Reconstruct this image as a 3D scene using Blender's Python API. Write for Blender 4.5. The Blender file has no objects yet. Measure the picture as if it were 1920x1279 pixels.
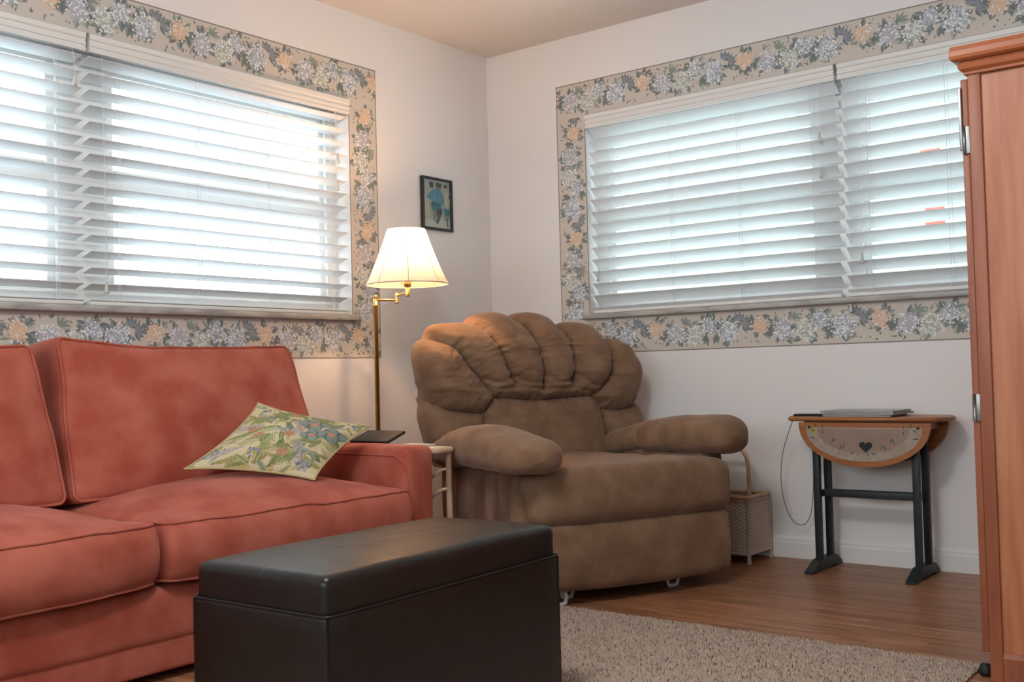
import bpy, math, random
import numpy as np
from mathutils import Matrix, Vector
random.seed(7)
sc = bpy.context.scene
COL = sc.collection

# ------------------------------------------------------------------ camera
cam = bpy.data.cameras.new('camera'); cam.sensor_width = 36.0; cam.lens = 1998.96 * 36 / 1920
cam.clip_start = .05; cam.clip_end = 200
cam_o = bpy.data.objects.new('camera', cam); COL.objects.link(cam_o)
RX = Vector((0.7877, 0.0401, 0.6147)); FW = None
def _rot():
    a = np.array([1562., -22.5, -1998.96]); b = np.array([-2560., -128.5, -1998.96])
    Y = a / np.linalg.norm(a); X = -b; X = X - X.dot(Y) * Y; X /= np.linalg.norm(X)
    return np.stack([X, Y, np.cross(X, Y)])
_R = _rot()
_M = Matrix([[*_R[i], 0] for i in range(3)] + [[0, 0, 0, 1]])
_M.translation = Vector((3.4523, -4.2655, 0.798))
cam_o.matrix_world = _M
sc.camera = cam_o

# ------------------------------------------------------------------ world, daylight, exposure
W = bpy.data.worlds.new('sky'); sc.world = W; W.use_nodes = True
WN = W.node_tree; WN.nodes.clear()
wo = WN.nodes.new('ShaderNodeOutputWorld'); wb = WN.nodes.new('ShaderNodeBackground')
wb.inputs[0].default_value = (.82, .91, 1.0, 1); wb.inputs[1].default_value = 7.0
WN.links.new(wb.outputs[0], wo.inputs[0])
def area(name, loc, rot, sx, sy, power=0, color=(1, 1, 1), portal=False):
    l = bpy.data.lights.new(name, 'AREA'); l.shape = 'RECTANGLE'; l.size = sx; l.size_y = sy
    l.energy = power; l.color = color
    if portal: l.cycles.is_portal = True
    o = bpy.data.objects.new(name, l); COL.objects.link(o); o.location = loc; o.rotation_euler = rot
    return o
H90 = math.pi / 2
area('daylight_left', (-.2, -2.2, 1.55), (0, -H90, 0), .98, 2.4, portal=True)
area('daylight_right', (1.8, .2, 1.55), (-H90, 0, 0), 2.4, .98, portal=True)
area('added_window_portal', (2.7, -6.85, 1.62), (H90, 0, 0), 3.8, 1.25, portal=True)  # sky portal for the added, unseen back window
pl = bpy.data.lights.new('fill_light', 'POINT'); pl.energy = 58; pl.color = (1, .97, .96); pl.shadow_soft_size = .16  # unseen point light added overhead to fill the room and upper walls
plo = bpy.data.objects.new('fill_light', pl); COL.objects.link(plo); plo.location = (2.1, -3.1, 2.14)
sc.view_settings.view_transform = 'Standard'; sc.view_settings.look = 'None'
sc.view_settings.exposure = 0.0; sc.view_settings.gamma = 1.0; sc.view_settings.use_curve_mapping = False

# ------------------------------------------------------------------ material helpers
def rgb(h):
    h = h.lstrip('#'); v = [int(h[i:i + 2], 16) / 255 for i in (0, 2, 4)]
    return tuple(c / 12.92 if c <= .04045 else ((c + .055) / 1.055) ** 2.4 for c in v) + (1,)
def mat(name, c, rough=.6, metal=0, spec=.5, sheen=0, noise=None, bump=None, coord='Object', emit=0):
    """c colour; noise=(scale, colour2, amount, stretch xyz); bump=(scale, strength, stretch)"""
    m = bpy.data.materials.new(name); m.use_nodes = True; nt = m.node_tree; b = nt.nodes['Principled BSDF']
    c = rgb(c) if isinstance(c, str) else tuple(c) + ((1,) if len(c) == 3 else ())
    b.inputs['Base Color'].default_value = c; b.inputs['Roughness'].default_value = rough
    b.inputs['Metallic'].default_value = metal; b.inputs['Specular IOR Level'].default_value = spec
    if sheen:
        b.inputs['Sheen Weight'].default_value = sheen; b.inputs['Sheen Roughness'].default_value = .45
        b.inputs['Sheen Tint'].default_value = tuple(min(1, .3 + x) for x in c[:3]) + (1,)
    tc = nt.nodes.new('ShaderNodeTexCoord')
    def tex(scale, stretch, detail=4):
        mp = nt.nodes.new('ShaderNodeMapping'); mp.inputs['Scale'].default_value = stretch or (1, 1, 1)
        nt.links.new(tc.outputs[coord], mp.inputs[0])
        n = nt.nodes.new('ShaderNodeTexNoise'); n.inputs['Scale'].default_value = scale; n.inputs['Detail'].default_value = detail
        nt.links.new(mp.outputs[0], n.inputs['Vector']); return n
    if noise:
        n = tex(noise[0], noise[3] if len(noise) > 3 else None)
        r = nt.nodes.new('ShaderNodeValToRGB'); r.color_ramp.elements[0].position = .38; r.color_ramp.elements[1].position = .64
        c2 = rgb(noise[1]) if isinstance(noise[1], str) else noise[1]
        r.color_ramp.elements[0].color = c
        r.color_ramp.elements[1].color = tuple(c[i] * (1 - noise[2]) + c2[i] * noise[2] for i in range(3)) + (1,)
        nt.links.new(n.outputs[0], r.inputs[0]); nt.links.new(r.outputs[0], b.inputs['Base Color'])
    if bump:
        n = tex(bump[0], bump[2] if len(bump) > 2 else None)
        bp = nt.nodes.new('ShaderNodeBump'); bp.inputs['Strength'].default_value = bump[1]; bp.inputs['Distance'].default_value = .01
        nt.links.new(n.outputs[0], bp.inputs['Height']); nt.links.new(bp.outputs[0], b.inputs['Normal'])
    if emit:
        b.inputs['Emission Color'].default_value = c; b.inputs['Emission Strength'].default_value = emit
    return m
def translucent(name, c, tc, fac):
    m = bpy.data.materials.new(name); m.use_nodes = True; nt = m.node_tree; nt.nodes.clear()
    o = nt.nodes.new('ShaderNodeOutputMaterial'); mx = nt.nodes.new('ShaderNodeMixShader'); d = nt.nodes.new('ShaderNodeBsdfDiffuse'); t = nt.nodes.new('ShaderNodeBsdfTranslucent')
    d.inputs[0].default_value = (*c, 1); t.inputs[0].default_value = (*tc, 1); mx.inputs[0].default_value = fac
    nt.links.new(d.outputs[0], mx.inputs[1]); nt.links.new(t.outputs[0], mx.inputs[2]); nt.links.new(mx.outputs[0], o.inputs[0]); return m
def glass_mat(name):
    m = bpy.data.materials.new(name); m.use_nodes = True; nt = m.node_tree; nt.nodes.clear()
    o = nt.nodes.new('ShaderNodeOutputMaterial'); mx = nt.nodes.new('ShaderNodeMixShader'); t = nt.nodes.new('ShaderNodeBsdfTransparent'); g = nt.nodes.new('ShaderNodeBsdfGlossy')
    f = nt.nodes.new('ShaderNodeFresnel'); f.inputs[0].default_value = 1.45; t.inputs[0].default_value = (.95, .98, .97, 1); g.inputs['Roughness'].default_value = .01
    ge = nt.nodes.new('ShaderNodeNewGeometry'); ma = nt.nodes.new('ShaderNodeMath'); ma.operation = 'SUBTRACT'; ma.inputs[0].default_value = 1; nt.links.new(ge.outputs['Backfacing'], ma.inputs[1])
    mb_ = nt.nodes.new('ShaderNodeMath'); mb_.operation = 'MULTIPLY'; nt.links.new(f.outputs[0], mb_.inputs[0]); nt.links.new(ma.outputs[0], mb_.inputs[1]); nt.links.new(mb_.outputs[0], mx.inputs[0]); nt.links.new(t.outputs[0], mx.inputs[1]); nt.links.new(g.outputs[0], mx.inputs[2]); nt.links.new(mx.outputs[0], o.inputs[0]); return m

# ------------------------------------------------------------------ noise (numpy)
def _h(i, j, k, s):
    n = (i * 374761393 + j * 668265263 + k * 2147483647 * 3 + s * 974634777) & 0xffffffff
    n = ((n ^ (n >> 13)) * 1274126177) & 0xffffffff
    return ((n ^ (n >> 16)) & 0xffff) / 65535.0 * 2 - 1
def vnoise(P, seed=0):
    P = np.asarray(P, float); I = np.floor(P).astype(np.int64); f = P - I; f = f * f * (3 - 2 * f); r = 0
    for a in (0, 1):
        for b in (0, 1):
            for c in (0, 1):
                w = (f[:, 0] if a else 1 - f[:, 0]) * (f[:, 1] if b else 1 - f[:, 1]) * (f[:, 2] if c else 1 - f[:, 2])
                r = r + w * _h(I[:, 0] + a, I[:, 1] + b, I[:, 2] + c, seed)
    return r
def fbm(P, seed=0, o=3):
    P = np.asarray(P, float); return sum(vnoise(P * 2 ** k, seed + k) / 2 ** k for k in range(o))

# ------------------------------------------------------------------ mesh builder
class MB:
    def __init__(s): s.V = []; s.F = []; s.I = []; s.S = []; s.n = 0; s.colors = None
    def add(s, V, F, mi=0, smooth=True):
        V = np.asarray(V, float).reshape(-1, 3); s.V.append(V)
        for f in F: s.F.append([int(i) + s.n for i in f]); s.I.append(mi); s.S.append(smooth)
        s.n += len(V); return s
    def box(s, a, b, mi=0, bev=0, sub=1, fn=None):
        a = np.array(a, float); b = np.array(b, float); lo = np.minimum(a, b); hi = np.maximum(a, b)
        if bev <= 0:
            x0, y0, z0 = lo; x1, y1, z1 = hi
            V = [(x0, y0, z0), (x1, y0, z0), (x1, y1, z0), (x0, y1, z0), (x0, y0, z1), (x1, y0, z1), (x1, y1, z1), (x0, y1, z1)]
            F = [(3, 2, 1, 0), (4, 5, 6, 7), (0, 1, 5, 4), (1, 2, 6, 5), (2, 3, 7, 6), (3, 0, 4, 7)]
            V = np.array(V)
            if fn: V = fn(V)
            return s.add(V, F, mi, False)
        c = (lo + hi) / 2; h = (hi - lo) / 2; r = min(bev, h.min() * .999); k = 4 if r > .01 else 2
        ax = []
        for i in range(3):
            t = [-h[i] + r * (1 - math.cos(q / k * H90)) * 1.0 for q in range(k + 1)]
            mid = list(np.linspace(-h[i] + r, h[i] - r, max(sub if np.isscalar(sub) else sub[i], 1) + 1))[1:-1]
            ax.append(np.array(t + mid + [-q for q in t[::-1]]))
        Vs = []; Fs = []; n = 0
        for d in range(3):
            u, v = (d + 1) % 3, (d + 2) % 3
            for sg in (-1, 1):
                A, B = np.meshgrid(ax[u], ax[v], indexing='ij'); P = np.zeros(A.shape + (3,)); P[..., u] = A; P[..., v] = B; P[..., d] = sg * h[d]
                nu, nv = A.shape; idx = np.arange(nu * nv).reshape(nu, nv) + n
                q = np.stack([idx[:-1, :-1], idx[1:, :-1], idx[1:, 1:], idx[:-1, 1:]], -1).reshape(-1, 4)
                if sg < 0: q = q[:, ::-1]
                Vs.append(P.reshape(-1, 3)); Fs.append(q); n += nu * nv
        P = np.concatenate(Vs); Q = np.concatenate(Fs)
        key, inv = np.unique(np.round(P, 6), axis=0, return_inverse=True); inv = inv.ravel(); P = key; Q = inv[Q]
        inner = np.clip(P, -(h - r), h - r); dd = P - inner; L = np.linalg.norm(dd, axis=1, keepdims=True); L[L == 0] = 1
        P = inner + dd / L * r + c
        if fn is not None: P = fn(P)
        return s.add(P, Q, mi, True)
    def grid(s, P, mi=0, smooth=True, wrap_u=False, wrap_v=False, flip=False):
        nu, nv = P.shape[:2]; idx = np.arange(nu * nv).reshape(nu, nv)
        iu = np.concatenate([idx, idx[:1]], 0) if wrap_u else idx
        iv = np.concatenate([iu, iu[:, :1]], 1) if wrap_v else iu
        q = np.stack([iv[:-1, :-1], iv[1:, :-1], iv[1:, 1:], iv[:-1, 1:]], -1).reshape(-1, 4)
        if flip: q = q[:, ::-1]
        return s.add(P.reshape(-1, 3), q, mi, smooth)
    def tube(s, pts, r, seg=8, mi=0, closed=False, cap=True, flat=None):
        P = np.array(pts, float); n = len(P); R = np.broadcast_to(np.asarray(r, float), (n,))
        T = np.roll(P, -1, 0) - np.roll(P, 1, 0) if closed else np.gradient(P, axis=0)
        T /= np.maximum(np.linalg.norm(T, axis=1, keepdims=True), 1e-9)
        up = np.array([0, 0, 1.]) if abs(T[0][2]) < .9 else np.array([1., 0, 0])
        N = up - up.dot(T[0]) * T[0]; N /= np.linalg.norm(N); out = np.zeros((n, seg, 3))
        for i in range(n):
            N = N - N.dot(T[i]) * T[i]; N /= max(np.linalg.norm(N), 1e-9); B = np.cross(T[i], N)
            for j in range(seg):
                a = 2 * math.pi * j / seg; out[i, j] = P[i] + R[i] * (math.cos(a) * N + math.sin(a) * B * (flat or 1))
        s.grid(out, mi, True, wrap_u=closed, wrap_v=True, flip=True)
        if cap and not closed:
            b = s.n - n * seg
            s.F.append([b + j for j in range(seg)]); s.I.append(mi); s.S.append(False)
            s.F.append([b + (n - 1) * seg + j for j in range(seg)][::-1]); s.I.append(mi); s.S.append(False)
        return s
    def lathe(s, prof, c=(0, 0, 0), seg=32, mi=0, fn=None):
        P = np.array([[(c[0] + r * math.cos(2 * math.pi * j / seg), c[1] + r * math.sin(2 * math.pi * j / seg), c[2] + z) for j in range(seg)] for r, z in prof])
        if fn: P = fn(P)
        return s.grid(P, mi, True, wrap_v=True, flip=True)
    def prism(s, poly, fn0, fn1, mi=0):
        """extrude 2D poly between two maps (x,y)->xyz"""
        n = len(poly); V = [fn0(*p) for p in poly] + [fn1(*p) for p in poly]
        F = [list(range(n))[::-1], [n + i for i in range(n)]] + [[i, (i + 1) % n, n + (i + 1) % n, n + i] for i in range(n)]
        return s.add(V, F, mi, False)
    def obj(s, name, mats, parent=None, local=False, kind=None):
        me = bpy.data.meshes.new(name); V = np.concatenate(s.V)
        if parent is not None and not local:
            M = np.array(WM[parent.name].inverted()); V = V @ M[:3, :3].T + M[:3, 3]
        me.from_pydata(V.tolist(), [], s.F)
        for m in (mats if isinstance(mats, (list, tuple)) else [mats]): me.materials.append(m)
        me.polygons.foreach_set('material_index', s.I); me.polygons.foreach_set('use_smooth', s.S)
        me.update(); o = bpy.data.objects.new(name, me); COL.objects.link(o)
        WM[o.name] = WM[parent.name] if parent is not None else Matrix.Identity(4)
        if parent is not None: o.parent = parent
        if kind: o['kind'] = kind
        return o
WM = {}
def smoothpath(pts, n=10):
    P = [np.array(p, float) for p in pts]; P = [2 * P[0] - P[1]] + P + [2 * P[-1] - P[-2]]; out = []
    for i in range(1, len(P) - 2):
        for k in range(n):
            t = k / n; a, b, c, d = P[i - 1:i + 3]
            out.append(.5 * ((2 * b) + (c - a) * t + (2 * a - 5 * b + 4 * c - d) * t * t + (3 * b - a - 3 * c + d) * t ** 3))
    out.append(P[-2]); return out
def thing(name, loc, label, cat, rz=0, group=None):
    o = bpy.data.objects.new(name, None); COL.objects.link(o); o.empty_display_size = .1
    o.location = loc; o.rotation_euler = (0, 0, rz); o['label'] = label; o['category'] = cat
    if group: o['group'] = group
    WM[o.name] = Matrix.Translation(loc) @ Matrix.Rotation(rz, 4, 'Z'); return o
def tag(o, label, cat, group=None):
    o['label'] = label; o['category'] = cat
    if group: o['group'] = group
    return o
def set_origin(o):
    """move a single-mesh thing's origin to its own base"""
    V = np.array([v.co[:] for v in o.data.vertices]); c = (V.min(0) + V.max(0)) / 2; c[2] = V[:, 2].min()
    o.data.transform(Matrix.Translation(-Vector(c))); o.location = Vector(c); return o

# ------------------------------------------------------------------ materials
M = {}
M['wall'] = mat('wall_paint', '#e9e6e4', .75, bump=(160, .05), spec=.3)
M['ceil'] = mat('ceiling_texture', '#dedad6', .9, bump=(90, .35))
M['white'] = mat('white_paint', '#e6e4e0', .45, bump=(30, .02))
M['vinyl'] = mat('window_vinyl', '#e9ebea', .4)
M['slat'] = translucent('blind_slat', (.82, .83, .83), (.84, .87, .88), .14)
M['cord'] = mat('blind_cord', '#e8e8e2', .8)
M['tassel'] = mat('tassel_plastic', '#c9c8c2', .5)
M['sill'] = mat('sill_marble', '#b9b6b0', .35, noise=(9, '#8d8a86', .8, (1, 1, 3)))
M['glass'] = glass_mat('pane_glass')
M['brass'] = mat('brass', '#e0c684', .34, 1)
M['coral'] = mat('coral_suede', '#a04c3a', .9, sheen=.4, noise=(7, '#ba6a58', .8), bump=(220, .12), spec=.2)
M['brown'] = mat('brown_suede', '#765a44', .9, sheen=.45, noise=(9, '#8f715a', .7), bump=(200, .12), spec=.2)
M['brown_worn'] = mat('brown_suede_worn', '#65493a', .9, sheen=.3, noise=(16, '#8e6c58', .9, (1, 1, .35)), bump=(120, .2), spec=.2)
M['leather'] = mat('dark_leather', '#120d0b', .36, spec=.45, bump=(55, .05), noise=(20, '#1e1815', .6))
M['pine'] = mat('pine', '#a8633f', .42, noise=(5, '#bd7e55', .8, (6, 6, .5)), bump=(30, .03, (6, 6, .4)))
M['pine_dark'] = mat('pine_stile', '#8a4c30', .45, noise=(6, '#a26243', .7, (6, 6, .5)))
M['crown'] = mat('pine_crown', '#9c522c', .4, noise=(6, '#b0673c', .7, (.6, .6, 8)))
M['steel'] = mat('hinge_steel', '#8f8f8c', .35, .9)
M['blackmetal'] = mat('black_plastic', '#15161a', .6)
M['leg'] = mat('slate_paint', '#1c2126', .5, noise=(20, '#272d33', .5))
M['maple'] = mat('honey_wood', '#955a2f', .4, noise=(8, '#ab7140', .7, (.6, 6, 6)))
M['cream'] = mat('cream_paint', '#8c7566', .6, noise=(12, '#9c8879', .5))
M['cream2'] = mat('cream_sponge', '#97897a', .6, noise=(40, '#ada294', .6))
M['stemg'] = mat('painted_leaf', '#4d5347', .6)
M['yellow'] = mat('painted_yellow', '#a89a4a', .6)
M['rattan'] = mat('rattan', '#cdb094', .5, noise=(25, '#a98566', .6, (1, 1, .4)))
M['wicker'] = mat('wicker_weave', '#cbbbad', .7)
M['page'] = mat('paper', '#c9c5c0', .7)

# ------------------------------------------------------------------ room shell
def wall_with_hole(name, fn, u0, u1, h, holes, t=.2):
    """fn(u, d, z) -> xyz, d = 0 at the room face, t outwards"""
    b = MB()
    def bx(a0, a1, z0, z1):
        if a1 - a0 < 1e-4 or z1 - z0 < 1e-4: return
        b.box(fn(a0, 0, z0), fn(a1, t, z1))
    u = u0
    for (a0, a1, z0, z1) in holes:
        bx(u, a0, 0, h); bx(a0, a1, 0, z0); bx(a0, a1, z1, h); u = a1
    bx(u, u1, 0, h)
    return b.obj(name, M['wall'], kind='structure')
LH = (-3.40, -.985, 1.057, 2.038); RH = (.605, 3.0, 1.057, 2.038)
YB = -6.6
wall_with_hole('wall_left', lambda u, d, z: (-d, u, z), YB, 0, 2.44, [LH])
wall_with_hole('wall_right', lambda u, d, z: (u, d, z), -.2, 3.65, 2.44, [RH])
wall_with_hole('wall_side', lambda u, d, z: (3.45 + d, u, z), -1.95, 0, 2.44, [])
wall_with_hole('wall_return', lambda u, d, z: (u, -1.95 + d, z), 3.65, 5.4, 2.44, [])
wall_with_hole('wall_far_side', lambda u, d, z: (5.4 + d, u, z), YB, -1.75, 2.44, [])
wall_with_hole('wall_back', lambda u, d, z: (u, YB - d, z), -.2, 5.6, 2.44, [(.8, 4.6, 1.0, 2.25)])  # opening cut for the added window that feeds the room ambient light
b = MB(); b.box((-.2, YB - .2, 2.44), (5.6, .2, 2.56)); b.obj('ceiling', M['ceil'], kind='structure')

# laminate floor
def wood_floor():
    m = bpy.data.materials.new('laminate'); m.use_nodes = True; nt = m.node_tree; bs = nt.nodes['Principled BSDF']
    tc = nt.nodes.new('ShaderNodeTexCoord')
    br = nt.nodes.new('ShaderNodeTexBrick'); br.inputs['Scale'].default_value = 1; br.inputs['Brick Width'].default_value = .62; br.inputs['Row Height'].default_value = .062
    br.inputs['Mortar Size'].default_value = .0007; br.inputs['Color1'].default_value = (0, 0, 0, 1); br.inputs['Color2'].default_value = (1, 1, 1, 1); br.inputs['Mortar'].default_value = (.2, .2, .2, 1)
    br.offset = .37; nt.links.new(tc.outputs['Object'], br.inputs[0])
    mp = nt.nodes.new('ShaderNodeMapping'); mp.inputs['Scale'].default_value = (1.6, 22, 1); nt.links.new(tc.outputs['Object'], mp.inputs[0])
    ad = nt.nodes.new('ShaderNodeVectorMath'); ad.operation = 'ADD'; nt.links.new(mp.outputs[0], ad.inputs[0])
    sc_ = nt.nodes.new('ShaderNodeVectorMath'); sc_.operation = 'SCALE'; sc_.inputs['Scale'].default_value = 7; nt.links.new(br.outputs[0], sc_.inputs[0]); nt.links.new(sc_.outputs[0], ad.inputs[1])
    n = nt.nodes.new('ShaderNodeTexNoise'); n.inputs['Scale'].default_value = 2.2; n.inputs['Detail'].default_value = 6; n.inputs['Roughness'].default_value = .62; n.inputs['Distortion'].default_value = .6; nt.links.new(ad.outputs[0], n.inputs['Vector'])
    r = nt.nodes.new('ShaderNodeValToRGB'); e = r.color_ramp.elements; e[0].position = .3; e[0].color = rgb('#734a34'); e[1].position = .72; e[1].color = rgb('#c08d68'); q = e.new(.5); q.color = rgb('#9f6e4e')
    nt.links.new(n.outputs[0], r.inputs[0])
    mx = nt.nodes.new('ShaderNodeMix'); mx.data_type = 'RGBA'; mx.blend_type = 'MULTIPLY'; mx.inputs[0].default_value = .5
    r2 = nt.nodes.new('ShaderNodeValToRGB'); r2.color_ramp.elements[0].color = (.45, .42, .4, 1); r2.color_ramp.elements[1].color = (1, 1, 1, 1); nt.links.new(br.outputs[0], r2.inputs[0])
    nt.links.new(r.outputs[0], mx.inputs[6]); nt.links.new(r2.outputs[0], mx.inputs[7]); nt.links.new(mx.outputs[2], bs.inputs['Base Color'])
    bs.inputs['Roughness'].default_value = .38; bs.inputs['Specular IOR Level'].default_value = .4
    return m
b = MB(); b.box((-.2, YB - .2, -.12), (5.6, .2, 0)); b.obj('floor', wood_floor(), kind='structure')
def baseboard(name, fn, u0, u1):
    prof = [(0, 0), (.014, 0), (.014, .062), (.011, .068), (.011, .078), (.006, .086), (0, .09)]
    b = MB(); b.prism([(d, z) for d, z in prof], lambda d, z: fn(u0, d, z), lambda d, z: fn(u1, d, z)); return b.obj(name, M['white'], kind='structure')
baseboard('baseboard_right', lambda u, d, z: (u, -d, z), 0, 3.45)
baseboard('baseboard_left', lambda u, d, z: (d, u, z), YB, 0)
baseboard('baseboard_side', lambda u, d, z: (3.45 - d, u, z), -1.95, 0)

# ------------------------------------------------------------------ windows (wu along wall, d outwards)
def window(name, fn, u0, u1, mull, swap, rz0=1.52, rz1=1.59):
    o = thing(name, fn((u0 + u1) / 2, .1, 1.057), '', ''); del o['label']; del o['category']; o['kind'] = 'structure'
    z0, z1 = 1.057, 2.038
    f = MB(); B = lambda a0, a1, c0, c1, d0, d1, bev=.003: f.box(fn(a0, d0, c0), fn(a1, d1, c1), bev=bev)
    B(u0, u1, z0, z0 + .075, .09, .17); B(u0, u1, z1 - .07, z1, .09, .17); B(u0, u0 + .06, z0 + .075, z1 - .07, .09, .17); B(u1 - .06, u1, z0 + .075, z1 - .07, .09, .17)
    B(mull[0] + .03, mull[1] - .03, z0 + .075, z1 - .07, .09, .17)
    f.obj('window_frame', M['vinyl'], o)
    for (a0, a1) in ((u0 + .06, mull[0] + .03), (mull[1] - .03, u1 - .06)):
        s = MB(); q = .03
        for (x0, x1, c0, c1) in ((a0, a0 + q, z0 + .075, z1 - .07), (a1 - q, a1, z0 + .075, z1 - .07), (a0 + q, a1 - q, z0 + .075, z0 + .112), (a0 + q, a1 - q, z1 - .1, z1 - .07), (a0 + q, a1 - q, rz0, rz1)):
            s.box(fn(x0, .105, c0), fn(x1, .15, c1), bev=.003)
        s.obj('sash', M['vinyl'], o)
        for c0, c1 in ((z0 + .112, rz0), (rz1, z1 - .1)):
            g = MB(); g.box(fn(a0 + q, .125, c0), fn(a1 - q, .129, c1)); g.obj('pane', M['glass'], o)
    return o
FL = lambda u, d, z: (-d, u, z)
FR = lambda u, d, z: (u, d, z)
window('window_1', FL, -3.40, -.985, (-2.335, -2.075), 0)
window('window_2', FR, .605, 3.0, (1.69, 1.935), 0)
def sill(name, fn, u0, u1):
    b = MB(); b.box(fn(u0 - .028, -.034, 1.052), fn(u1 + .028, 0, 1.076), bev=.006); b.box(fn(u0 + .001, 0, 1.058), fn(u1 - .001, .089, 1.074))
    return b.obj(name, M['sill'], kind='structure')
sill('trim_1', FL, -3.40, -.985); sill('trim_2', FR, .605, 3.0)
# wide unseen window behind the camera, added to bring in ambient light
def added_back_window():
    o = thing('added_window', (2.7, YB - .1, 1.0), '', ''); del o['label']; del o['category']; o['kind'] = 'structure'
    f = MB()
    for a0, a1, c0, c1 in ((.8, .87, 1.0, 2.25), (4.53, 4.6, 1.0, 2.25), (.87, 4.53, 2.18, 2.25), (.87, 4.53, 1.0, 1.07), (2.66, 2.74, 1.07, 2.18)): f.box((a0, YB - .14, c0), (a1, YB - .06, c1))
    f.obj('window_frame', M['vinyl'], o)
    for a0, a1 in ((.87, 2.66), (2.74, 4.53)):
        g = MB(); g.box((a0, YB - .1, 1.07), (a1, YB - .095, 2.18)); g.obj('pane', M['glass'], o)
added_back_window()

# ------------------------------------------------------------------ blinds
def blind(fn, u0, u1, tilt, label, group, cords, first=1.985, n=16, pitch=.0575, pulls=()):
    o = thing('window_blind', fn((u0 + u1) / 2, .035, 1.09), label, 'window blind', group=group)
    c = .036; w = .0635
    v = MB()   # valance with moulded profile
    prof = [(.004, 1.972), (-.012, 1.972), (-.013, 1.982), (-.009, 1.985), (-.009, 1.99), (-.014, 1.994), (-.014, 2.003), (-.010, 2.007), (-.010, 2.013), (-.016, 2.018), (-.016, 2.036), (.004, 2.036)]
    v.prism(prof, lambda d, z: fn(u0, d, z), lambda d, z: fn(u1, d, z)); v.obj('valance', M['white'], o)
    h = MB(); h.box(fn(u0 + .004, .008, 1.99), fn(u1 - .004, .06, 2.034)); h.obj('headrail', M['white'], o)
    s = MB(); zs = []
    k = np.linspace(-.5, .5, 7)
    for i in range(n):
        z = 1.952 - i * pitch; zs.append(z)
        tl = tilt + .02 * math.sin(i * 2.3)
        top = []; bot = []
        for q in k:
            dd = c + q * w * math.cos(tl); zz = z - q * w * math.sin(tl) + .0015 * (1 - 4 * q * q)
            top.append((dd, zz + .0014)); bot.append((dd, zz - .0014))
        s.prism(top + bot[::-1], lambda d, zz: fn(u0 + .006, d, zz), lambda d, zz: fn(u1 - .006, d, zz))
    s.obj('slats', M['slat'], o)
    zb = zs[-1] - pitch * .8
    r = MB(); r.box(fn(u0 + .006, c - .028, 1.079), fn(u1 - .006, c + .028, 1.094), bev=.004); r.obj('bottom_rail', M['white'], o)
    L = MB(); nn = 4 if u1 - u0 < 1.2 else 4
    for i in range(nn):
        u = u0 + .11 + (u1 - u0 - .22) * i / (nn - 1)
        for dd in (c - .034, c + .034):
            L.tube([fn(u, dd, 1.99), fn(u, dd, 1.6), fn(u, dd, 1.09)], .0009, 4)
        L.tube([fn(u + .012, c - .033, 1.99), fn(u + .012, c - .033, 1.09)], .0007, 4)
    L.obj('ladder_cord', M['cord'], o)
    for (u, z) in pulls:
        p = MB(); p.tube(smoothpath([fn(u, -.002, 1.975), fn(u + .002, -.008, (z + 1.975) / 2), fn(u, -.014, z)], 5), .0009, 5); po = p.obj('pull_cord', M['cord'], o)
        t = MB(); e = fn(u, -.014, z); t.lathe([(.0001, .004), (.004, .002), (.006, -.02), (.0095, -.034), (.0085, -.04), (.0001, -.041)], e, 14); t.obj('tassel', M['tassel'], po)
    return o
TL = math.radians(15); TR = math.radians(38)
blind(FL, -2.232, -.989, TL, 'white faux-wood blind on the left wall nearest the corner, beside the floor lamp', 'blinds over the left wall window', 0, pulls=((-1.066, 1.78), (-1.07, 1.66), (-2.18, 1.16)))
blind(FL, -3.396, -2.246, TL, 'white faux-wood blind at the left edge above the sofa, with a tassel at its end', 'blinds over the left wall window', 0, pulls=((-2.29, 1.88),))
blind(FR, .609, 1.842, TR, 'wide white blind on the right wall directly above the brown recliner', 'blinds over the right wall window', 0, pulls=((1.775, 1.765), (1.776, 1.615), (.665, 1.27)))
blind(FR, 1.856, 2.996, TR, 'white blind on the right wall running behind the pine cabinet', 'blinds over the right wall window', 0, pulls=((1.882, 1.055), (1.935, 1.25)))

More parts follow.
